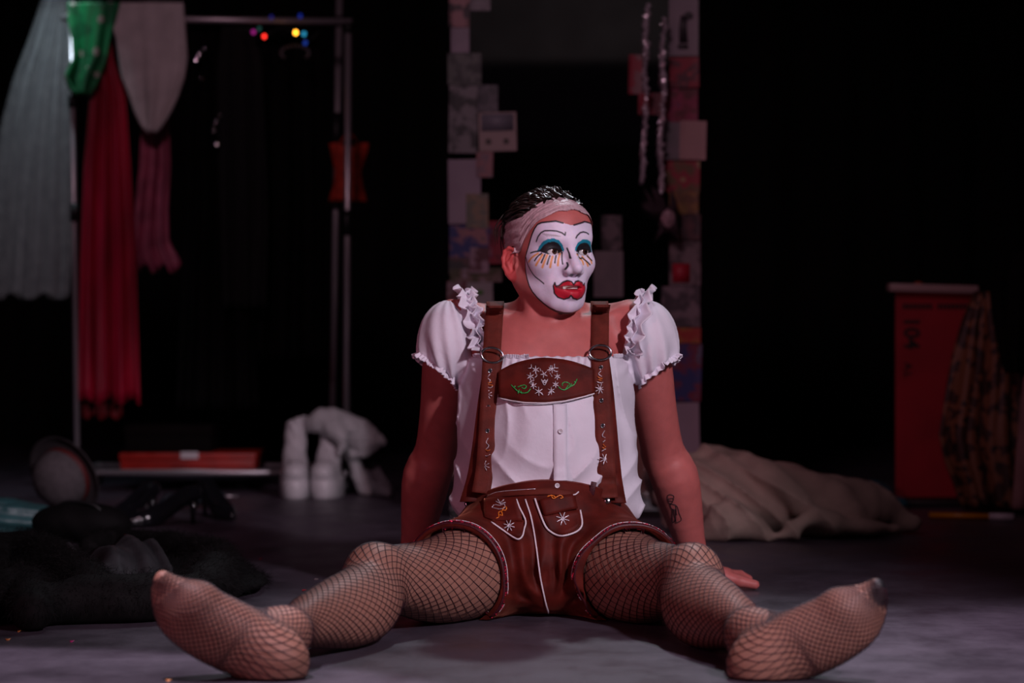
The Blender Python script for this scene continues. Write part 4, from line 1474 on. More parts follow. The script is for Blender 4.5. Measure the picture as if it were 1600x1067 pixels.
# ------------------------------------------------------------------ fishnet stockings: a real net of threads over each leg
net_mat = mat('burgundy_black_net', (0.030, 0.006, 0.012), 0.6)
for s in (-1, 1):
    hp, kn, an = np.array(HIP[s]), np.array(KN[s]), np.array(AN[s])
    heel, d, n, e = FOOT[s]
    g = lambda a, b, c: heel + d * a + e * b + n * c
    ctrl = [lerp(hp, kn, 0.10) + (0, 0, -0.004), lerp(hp, kn, 0.3) + (0, 0, -0.012), lerp(hp, kn, 0.52) + (0, 0, -0.018), lerp(hp, kn, 0.82) + (0, 0, -0.006), kn + (0, 0, -0.006),
            lerp(kn, an, 0.2) + (-s * 0.008, 0, -0.024), lerp(kn, an, 0.45) + (-s * 0.005, 0, -0.020), lerp(kn, an, 0.75) + (0, 0, -0.006), lerp(kn, an, 0.92), lerp(an, g(0.012, 0, -0.012), 0.5), g(0.035, 0.0, -0.014), g(0.08, 0.002, -0.014), g(0.13, 0.002, -0.008), g(0.175, 0.004, -0.005), g(0.208, 0.012, -0.006), g(0.231, 0.023, -0.006)]
    NS = 300
    C = spline(ctrl, NS)
    T = np.gradient(C, axis=0)
    for _ in range(14):
        T[1:-1] = (T[:-2] + 2 * T[1:-1] + T[2:]) / 4
    T /= np.linalg.norm(T, axis=1, keepdims=True)
    up = np.array((0, 0, 1.0))
    NA_ = 72
    R_ = np.zeros((NS, NA_))
    DIR = np.zeros((NS, NA_, 3))
    for i in range(NS):
        a = up - T[i] * (up @ T[i])
        a /= np.linalg.norm(a)
        up = a
        b = np.cross(T[i], a)
        for j in range(NA_):
            th = 2 * math.pi * j / NA_
            dd = a * math.cos(th) + b * math.sin(th)
            DIR[i, j] = dd
            h = body_bvh.ray_cast(Vector(C[i]), Vector(dd))
            R_[i, j] = h[3] if h[0] is not None else np.nan
    for i in range(NS):                                     # rays that leave along the foot or the other leg are clamped
        med = np.nanmedian(R_[i])
        bad = ~(R_[i] < med * 1.9)
        if bad.any() and not bad.all():
            gd = np.where(~bad)[0]
            R_[i] = np.interp(np.arange(NA_), np.concatenate([gd - NA_, gd, gd + NA_]), np.tile(R_[i][gd], 3))
    S = C[:, None, :] + DIR * (R_ + 0.0011)[:, :, None]
    S[:, :, 2] = np.maximum(S[:, :, 2], 0.001)
    arc = np.concatenate([[0], np.cumsum(np.linalg.norm(np.diff(C, axis=0), axis=1))])
    # the thread pitch shrinks with the girth, as the knit does
    girth = np.nanmean(R_, axis=1) * 2 * math.pi
    NST = 28
    stretch_ = np.interp(np.arange(NS) / NS, [0, 0.30, 0.55, 0.62, 0.70, 1], [1.6, 1.7, 2.1, 1.7, 0.95, 0.95])
    rate = np.cumsum(np.concatenate([[0], np.diff(arc) / (stretch_[1:] * girth[1:])]))      # turns
    V, Fq = [], []
    for sg in (-1, 1):
        for k in range(NST):
            ph = (k / NST + sg * rate) % 1.0 * NA_
            j0 = ph.astype(int) % NA_
            fr = (ph % 1.0)[:, None]
            idx_ = np.arange(NS)
            keep_ = NS if k % 2 == 0 else int(np.argmax((girth < 0.15) & (np.arange(NS) > 0.8 * NS))) or NS
            pts = S[idx_, j0] * (1 - fr) + S[idx_, (j0 + 1) % NA_] * fr
            nn = DIR[idx_, j0] * (1 - fr) + DIR[idx_, (j0 + 1) % NA_] * fr
            tt = np.gradient(pts, axis=0)
            tt /= np.linalg.norm(tt, axis=1, keepdims=True) + 1e-9
            bb = np.cross(tt, nn)
            bb /= np.linalg.norm(bb, axis=1, keepdims=True) + 1e-9
            w_ = 0.00068
            b0 = len(V) * 3 * NS
            V.append(np.stack([pts + bb * w_, pts + nn * w_, pts - bb * w_], 1).reshape(-1, 3))
            i_ = np.arange(keep_ - 1) * 3 + b0
            Fq.append(np.stack([i_, i_ + 3, i_ + 4, i_ + 1], 1))
            Fq.append(np.stack([i_ + 1, i_ + 4, i_ + 5, i_ + 2], 1))
    mesh_np('fishnet_stocking', np.concatenate(V) - POFF, np.concatenate(Fq), net_mat, person)

# ------------------------------------------------------------------ tattoo lines on the forearm
zt = lambda x, y: (1040 + x / 5.928, 760 + y / 5.928)
m = MB()
for l in ([(15, 95), (25, 80), (50, 75), (75, 88), (72, 108), (45, 112), (20, 118), (15, 95)], [(20, 118), (30, 150), (55, 155), (70, 125), (72, 108)], [(30, 132), (60, 136)],
          [(38, 165), (50, 195), (62, 215), (62, 275), (62, 330), (75, 330), (88, 316)], [(62, 215), (90, 215), (94, 270), (95, 320), (105, 335), (145, 310), (125, 250), (105, 185), (70, 165), (38, 165)], [(92, 180), (97, 220), (100, 255), (112, 262)], [(75, 215), (80, 270), (88, 316)]):
    pts = [fpx(*p, 0.0001, (2,)) for p in [zt(*q_) for q_ in l]]
    m.tube(spline(pts, len(pts) * 3), 0.0010, 4)
tt_ = m.build('tattoo', mat('tattoo_ink', (0.010, 0.008, 0.012), 0.6), bodyo)
# ================================================================== behind the lens: what the mirror sees
wf = MB()
wf.grid([[(x, -5.0 + 0.05 * math.sin(x * 17), z) for z in (0, 1.3, 2.52)] for x in np.linspace(-5, 5, 160)])
o = wf.build('wall_front', curtain_mat)
o['kind'] = 'structure'
tm = MB().box((0, -5.05, 3.70), (10, 0.12, 1.05), None, 0.02).build('trim_1', mat('grey_balcony_front', (0.30, 0.27, 0.28), 0.8, var=0.15, scale=3))
tm['kind'] = 'structure'


def cloth(name, rows, Y, amp, freq, m_, label=None, cat=None, thick=0.004, seed=1, nu=40, nv=34, ybow=0.0, lean=0.0, hem=0.0, parent=None):
    """A hanging cloth: rows of (photo row, left, right) at depth Y, pleated more and more downwards."""
    r = np.random.RandomState(seed)
    R0 = np.array(rows, float)
    ph = r.uniform(0, 6, 6)
    P = []
    ys = np.linspace(R0[0, 0], R0[-1, 0], nv)
    for k, py in enumerate(ys):
        xl, xr = np.interp(py, R0[:, 0], R0[:, 1]), np.interp(py, R0[:, 0], R0[:, 2])
        t = k / (nv - 1)
        row = []
        for u in np.linspace(0, 1, nu):
            a = amp * (0.35 + 0.65 * t)
            y = Y + a * math.sin(freq * u * 6.283 + ph[0] + 0.8 * math.sin(3 * t + ph[1])) + 0.5 * a * math.sin(freq * 2.3 * u * 6.283 + ph[2] + 2 * t) + ybow * (2 * u - 1) ** 2 + lean * t
            py2 = py + hem * t ** 8 * math.sin(u * 17 + ph[3])
            p = at(xl + (xr - xl) * u, py2, Y)
            row.append((p.x, y, max(p.z, 0.012)))
        P.append(row)
    o = MB().grid(P, thick).build(name, m_, parent)
    if label:
        recentre(o)
        tag(o, label, cat)
    return o


# ------------------------------------------------------------------ garment rack
tube_m = mat('chrome_tube', (0.55, 0.50, 0.53), 0.35, metal=0.7)
joint_m = mat('black_plastic', (0.006, 0.006, 0.007), 0.5)
RY = 8.0
rack = empty('garment_rack', (at(330, 771, RY).x, RY + 0.15, 0), 'chrome tube clothes rack on castors hung with costumes', 'clothes rack')
g0 = lambda px, py, Y=RY: at(px, py, Y)
for nm, a, b, r in (('upright', g0(121, 738), g0(111, 22), 0.0095), ('upright', g0(541, 738, 7.96), g0(544, 44, 7.96), 0.0110), ('upright', g0(518, 730, 8.3), g0(531, -40, 8.3), 0.0115)):
    MB().tube([a, (a + b) / 2, b], r, 12).build(nm, tube_m, rack)
MB().tube([g0(96, 28), g0(320, 31), g0(550, 34)], 0.0110, 12).build('hanging_bar', tube_m, rack)
MB().tube([g0(121, 738), g0(330, 738), g0(541, 738)], 0.0105, 12).build('base_rail', tube_m, rack)
MB().tube([Vector((g0(121, 738).x, RY + 0.36, 0.070)), Vector((g0(541, 738).x, RY + 0.36, 0.070))], 0.0105, 12).build('base_rail', tube_m, rack)
for px in (121, 541):
    x = g0(px, 738).x
    MB().tube([(x, RY - 0.06, 0.07), (x, RY + 0.18, 0.072), (x, RY + 0.42, 0.07)], 0.0105, 12).build('foot_rail', tube_m, rack)
    for yy in (RY - 0.05, RY + 0.41):
        MB().lathe([(0.001, -0.011), (0.022, -0.011), (0.026, -0.006), (0.026, 0.006), (0.022, 0.011), (0.001, 0.011)], (x, yy, 0.0265), 16, Matrix.Rotation(math.pi / 2, 3, 'Y')).build('castor', joint_m, rack)
for a, b, r in ((g0(112, 150), g0(113, 168), 0.013), (g0(116, 318), g0(116, 346), 0.014), (g0(542, 328, 7.96), g0(542, 368, 7.96), 0.0150), (g0(544, 36, 7.96), g0(544, 52, 7.96), 0.0150), (g0(529, 25, 8.3), g0(529, 42, 8.3), 0.0150), (g0(526, 176, 8.3), g0(525, 238, 8.3), 0.0145), (g0(541, 722, 7.96), g0(541, 742, 7.96), 0.0150)):
    MB().tube([a, b], r, 12).build('joint_sleeve', joint_m, rack)

# ------------------------------------------------------------------ costumes on the rack
tulle = mat('white_tulle', (0.80, 0.84, 0.88), 0.8, alpha=0.14, var=0.2, scale=30)
vl = empty('veil', at(60, 460, 8.12), 'long white tulle veil falling from the left end of the rack', 'veil')
for k, (dx, dy) in enumerate(((0, 0.0), (6, 0.03), (-5, 0.06))):
    cloth('tulle_layer', [(-45, 84 + dx, 106), (0, 68 + dx, 107), (60, 48 + dx, 108), (120, 25 + dx, 108), (200, 4 + dx, 110), (300, -12 + dx, 112), (400, -20, 112), (462, -22, 108)], 8.10 + dy, 0.02, 4 + k, tulle, thick=0, seed=20 + k, nu=60, hem=6, parent=vl)
MB().ball(at(97, -46, 8.13), (0.05, 0.05, 0.03), 14, 8).build('gathered_top', mat('white_satin_comb', (0.6, 0.64, 0.68), 0.6), vl)

redm = mat('crimson_satin', (0.40, 0.006, 0.034), 0.36, var=0.35, scale=9, bump=0.15, bscale=30, stretch=(2, 1, 0.3))
cloth('long_dress', [(20, 150, 170), (90, 148, 176), (150, 140, 196), (250, 131, 204), (400, 126, 214), (600, 124, 220), (628, 124, 221)], 8.02, 0.020, 3.2, redm, 'long crimson satin dress hanging from the rack', 'dress', seed=3, hem=6)
cloth('underskirt', [(420, 128, 180), (520, 127, 188), (652, 127, 190)], 8.10, 0.012, 3, mat('dark_red_lining', (0.20, 0.004, 0.010), 0.6, var=0.3, scale=8), 'dark red underskirt showing below the crimson dress', 'skirt', seed=5, hem=4)
pinkm = mat('rose_satin', (0.42, 0.085, 0.150), 0.45, var=0.3, scale=14, bump=0.15, bscale=40)
pk = cloth('satin_slip', [(60, 225, 265), (195, 222, 264), (260, 219, 266), (330, 212, 262), (380, 207, 264), (395, 203, 272), (420, 206, 284)], 8.09, 0.014, 2.6, pinkm, 'rose pink satin slip with frilled hem below the cream bodysuit', 'slip', seed=6, hem=7)
creamm = mat('cream_jersey', (0.62, 0.56, 0.55), 0.75, var=0.12, scale=12, bump=0.2, bscale=25)
cloth('bodysuit', [(4, 168, 286), (30, 172, 288), (60, 182, 290), (90, 186, 292), (120, 191, 288), (150, 203, 278), (175, 212, 266), (195, 222, 252), (206, 233, 242)], 7.985, 0.012, 1.6, creamm, 'cream jersey bodysuit thrown over the rack bar', 'bodysuit', thick=0.014, seed=8)


def pattern_mat(name, c0, c1, c2, scale, thr=0.55):
    m = mat(name, c0, 0.55)
    nt = m.node_tree
    b = nt.nodes['Principled BSDF']
    tc = nt.nodes.new('ShaderNodeTexCoord')
    v = nt.nodes.new('ShaderNodeTexVoronoi')
    v.inputs['Scale'].default_value = scale
    nt.links.new(tc.outputs['Object'], v.inputs[0])
    n = nt.nodes.new('ShaderNodeTexNoise')
    n.inputs['Scale'].default_value = scale * 0.8
    n.inputs['Detail'].default_value = 1
    nt.links.new(tc.outputs['Object'], n.inputs[0])
    r1 = nt.nodes.new('ShaderNodeValToRGB')
    r1.color_ramp.interpolation = 'CONSTANT'
    r1.color_ramp.elements[0].color, r1.color_ramp.elements[1].color = (*c0, 1), (*c1, 1)
    r1.color_ramp.elements[1].position = thr
    nt.links.new(n.outputs[0], r1.inputs[0])
    r2 = nt.nodes.new('ShaderNodeMath')
    r2.operation = 'LESS_THAN'
    r2.inputs[1].default_value = 0.26
    nt.links.new(v.outputs['Distance'], r2.inputs[0])
    mx = nt.nodes.new('ShaderNodeMix')
    mx.data_type = 'RGBA'
    nt.links.new(r2.outputs[0], mx.inputs[0])
    nt.links.new(r1.outputs[0], mx.inputs[6])
    mx.inputs[7].default_value = (*c2, 1)
    nt.links.new(mx.outputs[2], b.inputs['Base Color'])
    return m


cloth('printed_top', [(4, 106, 186), (30, 106, 180), (60, 112, 172), (90, 116, 166), (120, 103, 154), (138, 110, 146), (147, 120, 138)], 7.965, 0.014, 1.4, pattern_mat('leaf_print', (0.010, 0.16, 0.055), (0.012, 0.26, 0.08), (0.42, 0.40, 0.33), 16, 0.5),
      'green leaf print top slung over the left end of the rack bar', 'top', thick=0.014, seed=9)
blackm = mat('black_satin', (0.0014, 0.0012, 0.0015), 0.8, spec=0.12, var=0.3, scale=12)
gl = empty('sequin_gown', at(345, 560, 8.06), 'black sequin gown hanging beside the cream bodysuit', 'gown')
cloth('gown', [(40, 300, 352), (110, 292, 372), (300, 288, 390), (560, 276, 398), (640, 272, 402)], 8.06, 0.02, 3, blackm, seed=12, parent=gl)
spk = mat('silver_sequin', (0.8, 0.78, 0.8), 0.12, metal=1.0)
rs = np.random.RandomState(3)
for px, py, r in ((308, 92, 0.010), (312, 84, 0.008), (319, 76, 0.006), (335, 204, 0.006), (340, 224, 0.009), (338, 190, 0.005), (315, 122, 0.005), (345, 180, 0.005)):
    p = at(px, py, 7.995)
    MB().lathe([(r, 0.0), (r * 0.6, 0.0015), (0.0005, 0.002)], p, 12, Vector((0.22, -0.80, 0.35)).to_track_quat('Z', 'Y').to_matrix()).build('sequin', spk, gl)
cloth('coat', [(38, 398, 430), (70, 392, 500), (300, 396, 508), (560, 392, 512)], 8.15, 0.02, 2, blackm, 'long black coat at the right end of the rack bar', 'coat', seed=14)
cloth('tailcoat', [(40, 348, 396), (100, 340, 410), (330, 345, 420), (480, 350, 416)], 8.02, 0.02, 2, mat('black_wool', (0.0015, 0.0013, 0.0015), 0.9), 'black wool jacket hanging in the middle of the rack', 'jacket', seed=15)

glint_root = empty('sequin_glints', at(430, 60, 7.93), 'small glowing balls on a cord standing in for coloured sequin glints along the rack bar', 'sequin glints')
glint_cord = [at(370, 44, 7.93), at(396, 48, 7.93), at(413, 55, 7.93), at(440, 44, 7.93), at(462, 50, 7.93), at(475, 52, 7.93), at(479, 66, 7.93), at(500, 48, 7.93)]  # added cord of emissive balls imitating highlights on sequins; no lamps hang here
MB().tube(spline(glint_cord, 50), 0.0016, 5).build('glint_cord', joint_m, glint_root)
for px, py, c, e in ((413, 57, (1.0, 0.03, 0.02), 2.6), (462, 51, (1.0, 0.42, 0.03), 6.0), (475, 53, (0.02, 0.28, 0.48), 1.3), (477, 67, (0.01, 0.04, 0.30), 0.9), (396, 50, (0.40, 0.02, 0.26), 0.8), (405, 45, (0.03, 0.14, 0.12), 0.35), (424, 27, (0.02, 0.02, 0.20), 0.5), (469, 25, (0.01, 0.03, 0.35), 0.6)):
    MB().ball(at(px, py, 7.925), (0.0062, 0.0062, 0.0078), 12, 8).build('glint', mat('glint_glow', c, 0.3, emit=(*c, e)), glint_root)
chain = [at(455 + 22 * math.sin(t) + 6, 64 + 22 * (1 - math.cos(t)) * 0.5 + 8, 7.94) for t in np.linspace(-2.2, 2.2, 16)]
nk = empty('bead_necklace', at(462, 88, 7.94), 'grey bead necklace hanging from the rack bar below the coloured sequin glints', 'necklace')
for p in chain:
    MB().ball(p, 0.006, 8, 6).build('bead', mat('grey_bead', (0.10, 0.09, 0.095), 0.25) if p is chain[0] else bpy.data.materials['grey_bead'], nk)

# orange corset on the rear upright
cm = mat('orange_brocade', (0.55, 0.045, 0.02), 0.55, var=0.3, scale=30)
cs = empty('corset', at(544, 318, 8.25), 'small orange corset hanging on the rear rack upright', 'corset')
for k in range(6):
    u0, u1 = k / 6, (k + 1) / 6
    P = []
    for u in np.linspace(u0 + 0.008, u1 - 0.008, 5):
        row = []
        for py in np.linspace(224, 315, 12):
            xl = np.interp(py, [224, 240, 268, 290, 315], [514, 517, 524, 521, 513])
            xr = np.interp(py, [224, 240, 268, 290, 315], [577, 574, 564, 567, 574])
            dip = 10 * math.exp(-((u - 0.5) / 0.14) ** 2) * max(0, (245 - py) / 21)
            p = at(xl + (xr - xl) * u, py + dip, 8.25)
            row.append((p.x, 8.25 - 0.045 * math.sin(math.pi * u), p.z))
        P.append(row)
    MB().grid(P, 0.004).build('panel', cm, cs)
for xx in (530, 560):
    MB().tube(spline([at(xx, 226, 8.22), at((xx + 545) / 2, 214, 8.23), at(545, 207, 8.26)], 8), 0.003, 6).build('shoulder_strap', cm, cs)

# boxes on the rack base
def carton(name, x0, x1, y0, y1, Y, depth, m_, lid, label, tagpx=None):
    a, b = at(x0, y1, Y), at(x1, y0, Y)
    c = Vector(((a.x + b.x) / 2, Y + depth / 2, min(a.z, b.z)))
    r = empty(name, c, label, 'box')
    hgt = abs(b.z - a.z)
    wdt = b.x - a.x
    MB().box(c + Vector((0, 0, hgt * 0.36)), (wdt, depth, hgt * 0.72), None, 0.002).build('body', m_, r)
    MB().box(c + Vector((0, 0, hgt * 0.81)), (wdt + 0.008, depth + 0.008, hgt * 0.38), None, 0.003).build('lid', lid, r)
    if tagpx:
        p0, p1 = at(tagpx[0], tagpx[3], Y - 0.006), at(tagpx[2], tagpx[1], Y - 0.006)
        MB().box(((p0.x + p1.x) / 2, Y - 0.006, (p0.z + p1.z) / 2), (p1.x - p0.x, 0.002, p1.z - p0.z), None, 0.0005).build('label_tag', mat('white_card', (0.62, 0.56, 0.58), 0.6), r)
    return r


redbox = mat('red_cardboard', (0.34, 0.012, 0.006), 0.45, var=0.35, scale=10)
carton('shoe_box', 188, 398, 708, 736, 8.03, 0.26, redbox, redbox, 'flat red cardboard box with white tag on the rack base', (282, 706, 310, 717))
carton('shoe_box', 196, 330, 664, 706.3, 8.06, 0.22, mat('black_cardboard', (0.004, 0.0025, 0.0025), 0.8, spec=0.1), mat('black_cardboard_lid', (0.005, 0.0025, 0.0025), 0.8, spec=0.1), 'black cardboard box on top of the red box')

# ------------------------------------------------------------------ white platform boots and other shoes
def boot_mesh():
    b = SDF()
    b.ell((0, 0.075, 0.035), (0.046, 0.115, 0.032), 0.01)
    b.cone((0, -0.035, 0.050), (0, 0.05, 0.050), 0.046, 0.044, 0.01, ((0, 0, 1), 0.8))
    b.ell((0, -0.045, 0.088), (0.043, 0.055, 0.036), 0.02)
    b.chain([(0, 0.03, 0.09), (0, 0.075, 0.14), (0.004, 0.10, 0.20), (0.006, 0.105, 0.262)], [0.046, 0.041, 0.038, 0.039], 0.03, 8)
    b.chain([(0.006, 0.105, 0.28), (0.004, 0.10, 0.20)], [0.034, 0.028], 0.0, 3)
    fn, a, c, k, mo = b.ops.pop()
    b._add(fn, a, c, 0.003, '-')
    b.disp(lambda X, Y, Z: 0.0016 * np.sin(Z * 110 + 5 * np.sin(X * 50)) * np.clip((Z - 0.09) / 0.03, 0, 1))
    b.cut(lambda X, Y, Z: 0.055 - Z + 0 * X + 0 * Y)
    b.cut(lambda X, Y, Z: Z - 0.252 - 0.35 * X - 0.25 * (0.1 - Y))
    return b.mesh((-0.07, -0.11, 0.04), (0.075, 0.2, 0.30), 0.0035)


bvv, bff = boot_mesh()
boot_m = mat('white_leatherette', (0.70, 0.68, 0.70), 0.36, var=0.08, scale=20)


def platform():
    m = MB()
    out = []
    for t in np.linspace(0, 2 * math.pi, 36, endpoint=False):
        x, y = math.cos(t), math.sin(t)
        out.append((0.052 * np.sign(x) * abs(x) ** 0.8, 0.045 + 0.135 * np.sign(y) * abs(y) ** 0.75))
    V, Fc = [], []
    lay = [(0.0, 0.94), (0.004, 1.0), (0.060, 1.0), (0.066, 0.95)]
    for z, k in lay:
        V += [(x * k, 0.045 + (y - 0.045) * k, z) for x, y in out]
    n = len(out)
    for i in range(len(lay) - 1):
        for k in range(n):
            Fc.append((i * n + k, i * n + (k + 1) % n, (i + 1) * n + (k + 1) % n, (i + 1) * n + k))
    Fc.append(tuple(reversed(range(n))))
    Fc.append(tuple((len(lay) - 1) * n + k for k in range(n)))
    return m.add(V, Fc)


def boot(loc, rz, tilt, label):
    r = empty('platform_boot', loc, label, 'boot', 'white platform boots by the rack')
    u = mesh_np('upper', bvv, bff, boot_m, r)
    p = platform().build('platform_sole', boot_m, r, world=False)
    r.rotation_euler = (0, tilt, rz)
    r.scale = (0.93, 0.93, 0.98)
    return r


boot(Vector((at(461, 775, 7.80).x, 7.80, 0.0)), 0.10, 0, 'white platform boot standing nearest the red box')
boot(Vector((at(509, 775, 7.80).x, 7.80, 0.0)), -0.08, 0, 'white platform boot standing beside the front rack upright')
wc = SDF()
wc.chain([at(482, 668, 7.87), at(506, 657, 7.85), at(540, 668, 7.86), at(572, 682, 7.87), at(596, 690, 7.88)], [0.020, 0.044, 0.046, 0.042, 0.012], 0.02, 10)
wc.chain([at(520, 668, 7.82), at(535, 690, 7.80), at(531, 706, 7.80)], [0.030, 0.022, 0.012], 0.02, 6)
wc.chain([at(560, 680, 7.88), at(570, 700, 7.88), at(552, 712, 7.88)], [0.040, 0.03, 0.012], 0.02, 6)
wc.chain([at(545, 690, 7.90), at(560, 740, 7.92), at(575, 768, 7.93)], [0.028, 0.022, 0.03], 0.02, 6)
wc.disp(lambda X, Y, Z: 0.006 * wob(X, Y, Z, 4, 60, 4))
wc.cut(lambda X, Y, Z: 0.002 - Z + 0 * X + 0 * Y)
v_, f_ = wc.mesh((-0.76, 7.72, 0.0), (-0.38, 8.02, 0.30), 0.005)
o = tag(recentre(mesh_np('white_scarf', v_, f_, mat('white_crepe', (0.62, 0.62, 0.63), 0.7, var=0.1, scale=20))), 'crumpled white cloth lying over the tops of the platform boots', 'cloth')


def pump(loc, rz, m_, label, group=None, name='high_heel_shoe', tilt=0.0):
    """Court shoe: toe towards -y."""
    r = empty(name, loc, label, 'shoe', group)
    b = SDF()
    b.chain([(0, -0.115, 0.014), (0, -0.06, 0.020), (0, 0.0, 0.045), (0, 0.06, 0.078), (0, 0.09, 0.088)], [0.013, 0.033, 0.030, 0.027, 0.028], 0.01, 12)
    b.chain([(0, -0.045, 0.055), (0, 0.0, 0.075), (0, 0.06, 0.108), (0, 0.088, 0.122)], [0.026, 0.025, 0.022, 0.022], 0, 8)
    fn, a, c, k, mo = b.ops.pop()
    b._add(fn, a, c, 0.004, '-')
    b.cut(lambda X, Y, Z: 0.003 - Z + 0 * X + 0 * Y)
    v, f = b.mesh((-0.045, -0.14, -0.004), (0.045, 0.13, 0.13), 0.0038)
    mesh_np('upper', v, f, m_, r)
    MB().tube([(0, 0.094, 0.0), (0, 0.094, 0.03), (0, 0.098, 0.075)], [0.006, 0.007, 0.018], 10).build('heel', m_, r, world=False)
    r.rotation_euler = (tilt, 0, rz)
    return r


pump(Vector((at(590, 768, 7.92).x, 7.90, 0.001)), 0.35, mat('grey_satin', (0.20, 0.18, 0.20), 0.3, var=0.1), 'grey satin high-heeled shoe right of the platform boots')
patent = mat('black_patent', (0.006, 0.006, 0.008), 0.16, spec=0.6)
pump(Vector((at(205, 830, 6.85).x, 6.85, 0.001)), -0.5, patent, 'black patent shoe lying nearest the grey hat', 'black shoes in front of the rack')
pump(Vector((at(258, 832, 6.75).x, 6.72, 0.001)), -0.9, patent, 'black patent shoe in the middle in front of the rack', 'black shoes in front of the rack')
pump(Vector((at(330, 826, 6.85).x, 6.98, 0.001)), 0.5, patent, 'black patent shoe furthest right in front of the rack', 'black shoes in front of the rack')
um = empty('folded_umbrella', Vector((at(300, 790, 7.35).x, 7.35, 0.0)), 'dark folded umbrella lying on the floor below the rack', 'umbrella')
MB().tube([at(245, 790, 7.30), at(262, 781, 7.32), at(300, 777, 7.35), at(345, 775, 7.38), at(352, 775, 7.38)], [0.006, 0.022, 0.026, 0.020, 0.006], 14).build('canopy', mat('dark_teal_nylon', (0.020, 0.028, 0.034), 0.35), um)
MB().tube([at(352, 775, 7.38), at(372, 776, 7.40)], 0.004, 8).build('tip', tube_m, um)
MB().tube([at(245, 790, 7.30), at(232, 795, 7.28), at(226, 789, 7.27)], 0.007, 8).build('handle', joint_m, um)

# grey hat lying on its side
axis = Vector((-0.46, -0.74, -0.34)).normalized()
Rh = axis.to_track_quat('Z', 'Y').to_matrix()
hatc = at(104, 742, 7.15)
hat = empty('hat', Vector((hatc.x, hatc.y, 0.0)), 'grey round-crowned hat with red band lying on its side', 'hat')
MB().lathe([(0.0001, 0.098), (0.030, 0.096), (0.058, 0.085), (0.078, 0.062), (0.086, 0.030), (0.088, 0.0), (0.085, 0.0), (0.083, 0.03), (0.074, 0.060), (0.055, 0.081), (0.0001, 0.093)], hatc, 32, Rh).build('crown', mat('grey_felt', (0.085, 0.072, 0.078), 0.9, var=0.15, scale=60), hat)
MB().lathe([(0.0885, 0.002), (0.0895, 0.003), (0.0885, 0.020), (0.0875, 0.020)], hatc, 32, Rh).build('hat_band', mat('red_ribbon', (0.09, 0.006, 0.006), 0.6), hat)
MB().lathe([(0.085, 0.0), (0.105, -0.004), (0.122, 0.002), (0.128, 0.010), (0.128, 0.014), (0.120, 0.007), (0.104, 0.001), (0.086, 0.004)], hatc, 36, Rh).build('brim', mat('charcoal_felt', (0.030, 0.024, 0.027), 0.85), hat)

# teal cloth roll and black bag at the left edge
t_ = SDF()
t_.chain([(-1.52, 6.40, 0.035), (-1.36, 6.42, 0.040), (-1.24, 6.45, 0.034)], [0.034, 0.040, 0.030], 0.02, 8)
t_.chain([(-1.52, 6.50, 0.055), (-1.36, 6.50, 0.062), (-1.26, 6.52, 0.05)], [0.03, 0.035, 0.02], 0.02, 8)
t_.disp(lambda X, Y, Z: 0.005 * np.sin(X * 20 + Z * 160) + 0.005 * wob(X, Y, Z, 9, 50, 3))
t_.cut(lambda X, Y, Z: 0.002 - Z + 0 * X + 0 * Y)
v_, f_ = t_.mesh((-1.6, 6.3, -0.01), (-1.15, 6.62, 0.14), 0.007)
tag(recentre(mesh_np('teal_cloth', v_, f_, mat('teal_satin', (0.028, 0.095, 0.10), 0.45, var=0.2, scale=12))), 'folded teal satin cloth on the floor at the left edge', 'cloth')
t_ = SDF()
t_.ell((-1.12, 6.22, 0.05), (0.11, 0.07, 0.05), 0.02)
t_.ell((-1.06, 6.20, 0.045), (0.08, 0.06, 0.045), 0.03)
t_.disp(lambda X, Y, Z: 0.006 * wob(X, Y, Z, 19, 40, 4))
t_.cut(lambda X, Y, Z: 0.002 - Z + 0 * X + 0 * Y)
v_, f_ = t_.mesh((-1.28, 6.08, -0.01), (-0.88, 6.36, 0.15), 0.007)
bag = empty('handbag', (-1.09, 6.22, 0), 'slumped black handbag between the fur coat and the hat', 'bag')
mesh_np('body', v_ - np.array((-1.09, 6.22, 0)), f_, mat('black_leather', (0.0028, 0.0024, 0.0028), 0.75, spec=0.15), bag)
MB().tube(spline([(-1.18, 6.22, 0.085), (-1.14, 6.20, 0.105), (-1.07, 6.17, 0.10), (-1.04, 6.17, 0.075)], 14), 0.005, 6).build('handle', joint_m, bag)

# ------------------------------------------------------------------ black fur coat in the left foreground
gp = lambda px, py, z=0.0: Vector(((px - 800) * (CAMZ * F / (py - HZ)) / F, CAMZ * F / (py - HZ), z))
coat = empty('fur_coat', gp(170, 930), 'black fur coat with dark satin lining heaped in the left foreground', 'coat')
fc = SDF()


def roll(pts, rr, k=0.03):
    fc.chain([gp(x, y, r * 0.95) for (x, y), r in zip(pts, rr)], rr, k, 12)


fc.ell(gp(150, 925, 0.02), (0.36, 0.36, 0.040), 0.03)
roll([(318, 948), (338, 930), (330, 905), (290, 886), (235, 872), (180, 866), (140, 872)], [0.045, 0.048, 0.044, 0.040, 0.036, 0.034, 0.03])
roll([(-120, 965), (-40, 915), (20, 898), (70, 912), (115, 940), (150, 962)], [0.06, 0.055, 0.050, 0.052, 0.050, 0.045])
roll([(-90, 985), (0, 970), (40, 962), (50, 985)], [0.055, 0.052, 0.050, 0.04])
roll([(60, 978), (120, 974), (200, 972), (270, 966), (310, 952)], [0.042, 0.045, 0.046, 0.044, 0.038])
fc.disp(lambda X, Y, Z: 0.006 * wob(X, Y, Z, 31, 38, 4))
fc.cut(lambda X, Y, Z: 0.002 - Z + 0 * X + 0 * Y)
v_, f_ = fc.mesh((-1.35, 4.25, -0.01), (-0.42, 6.05, 0.15), 0.010)
cl_ = np.array(coat.location)
fur_m = mat('black_fur', (0.0045, 0.0040, 0.0043), 0.8, var=0.4, scale=50, spec=0.14)
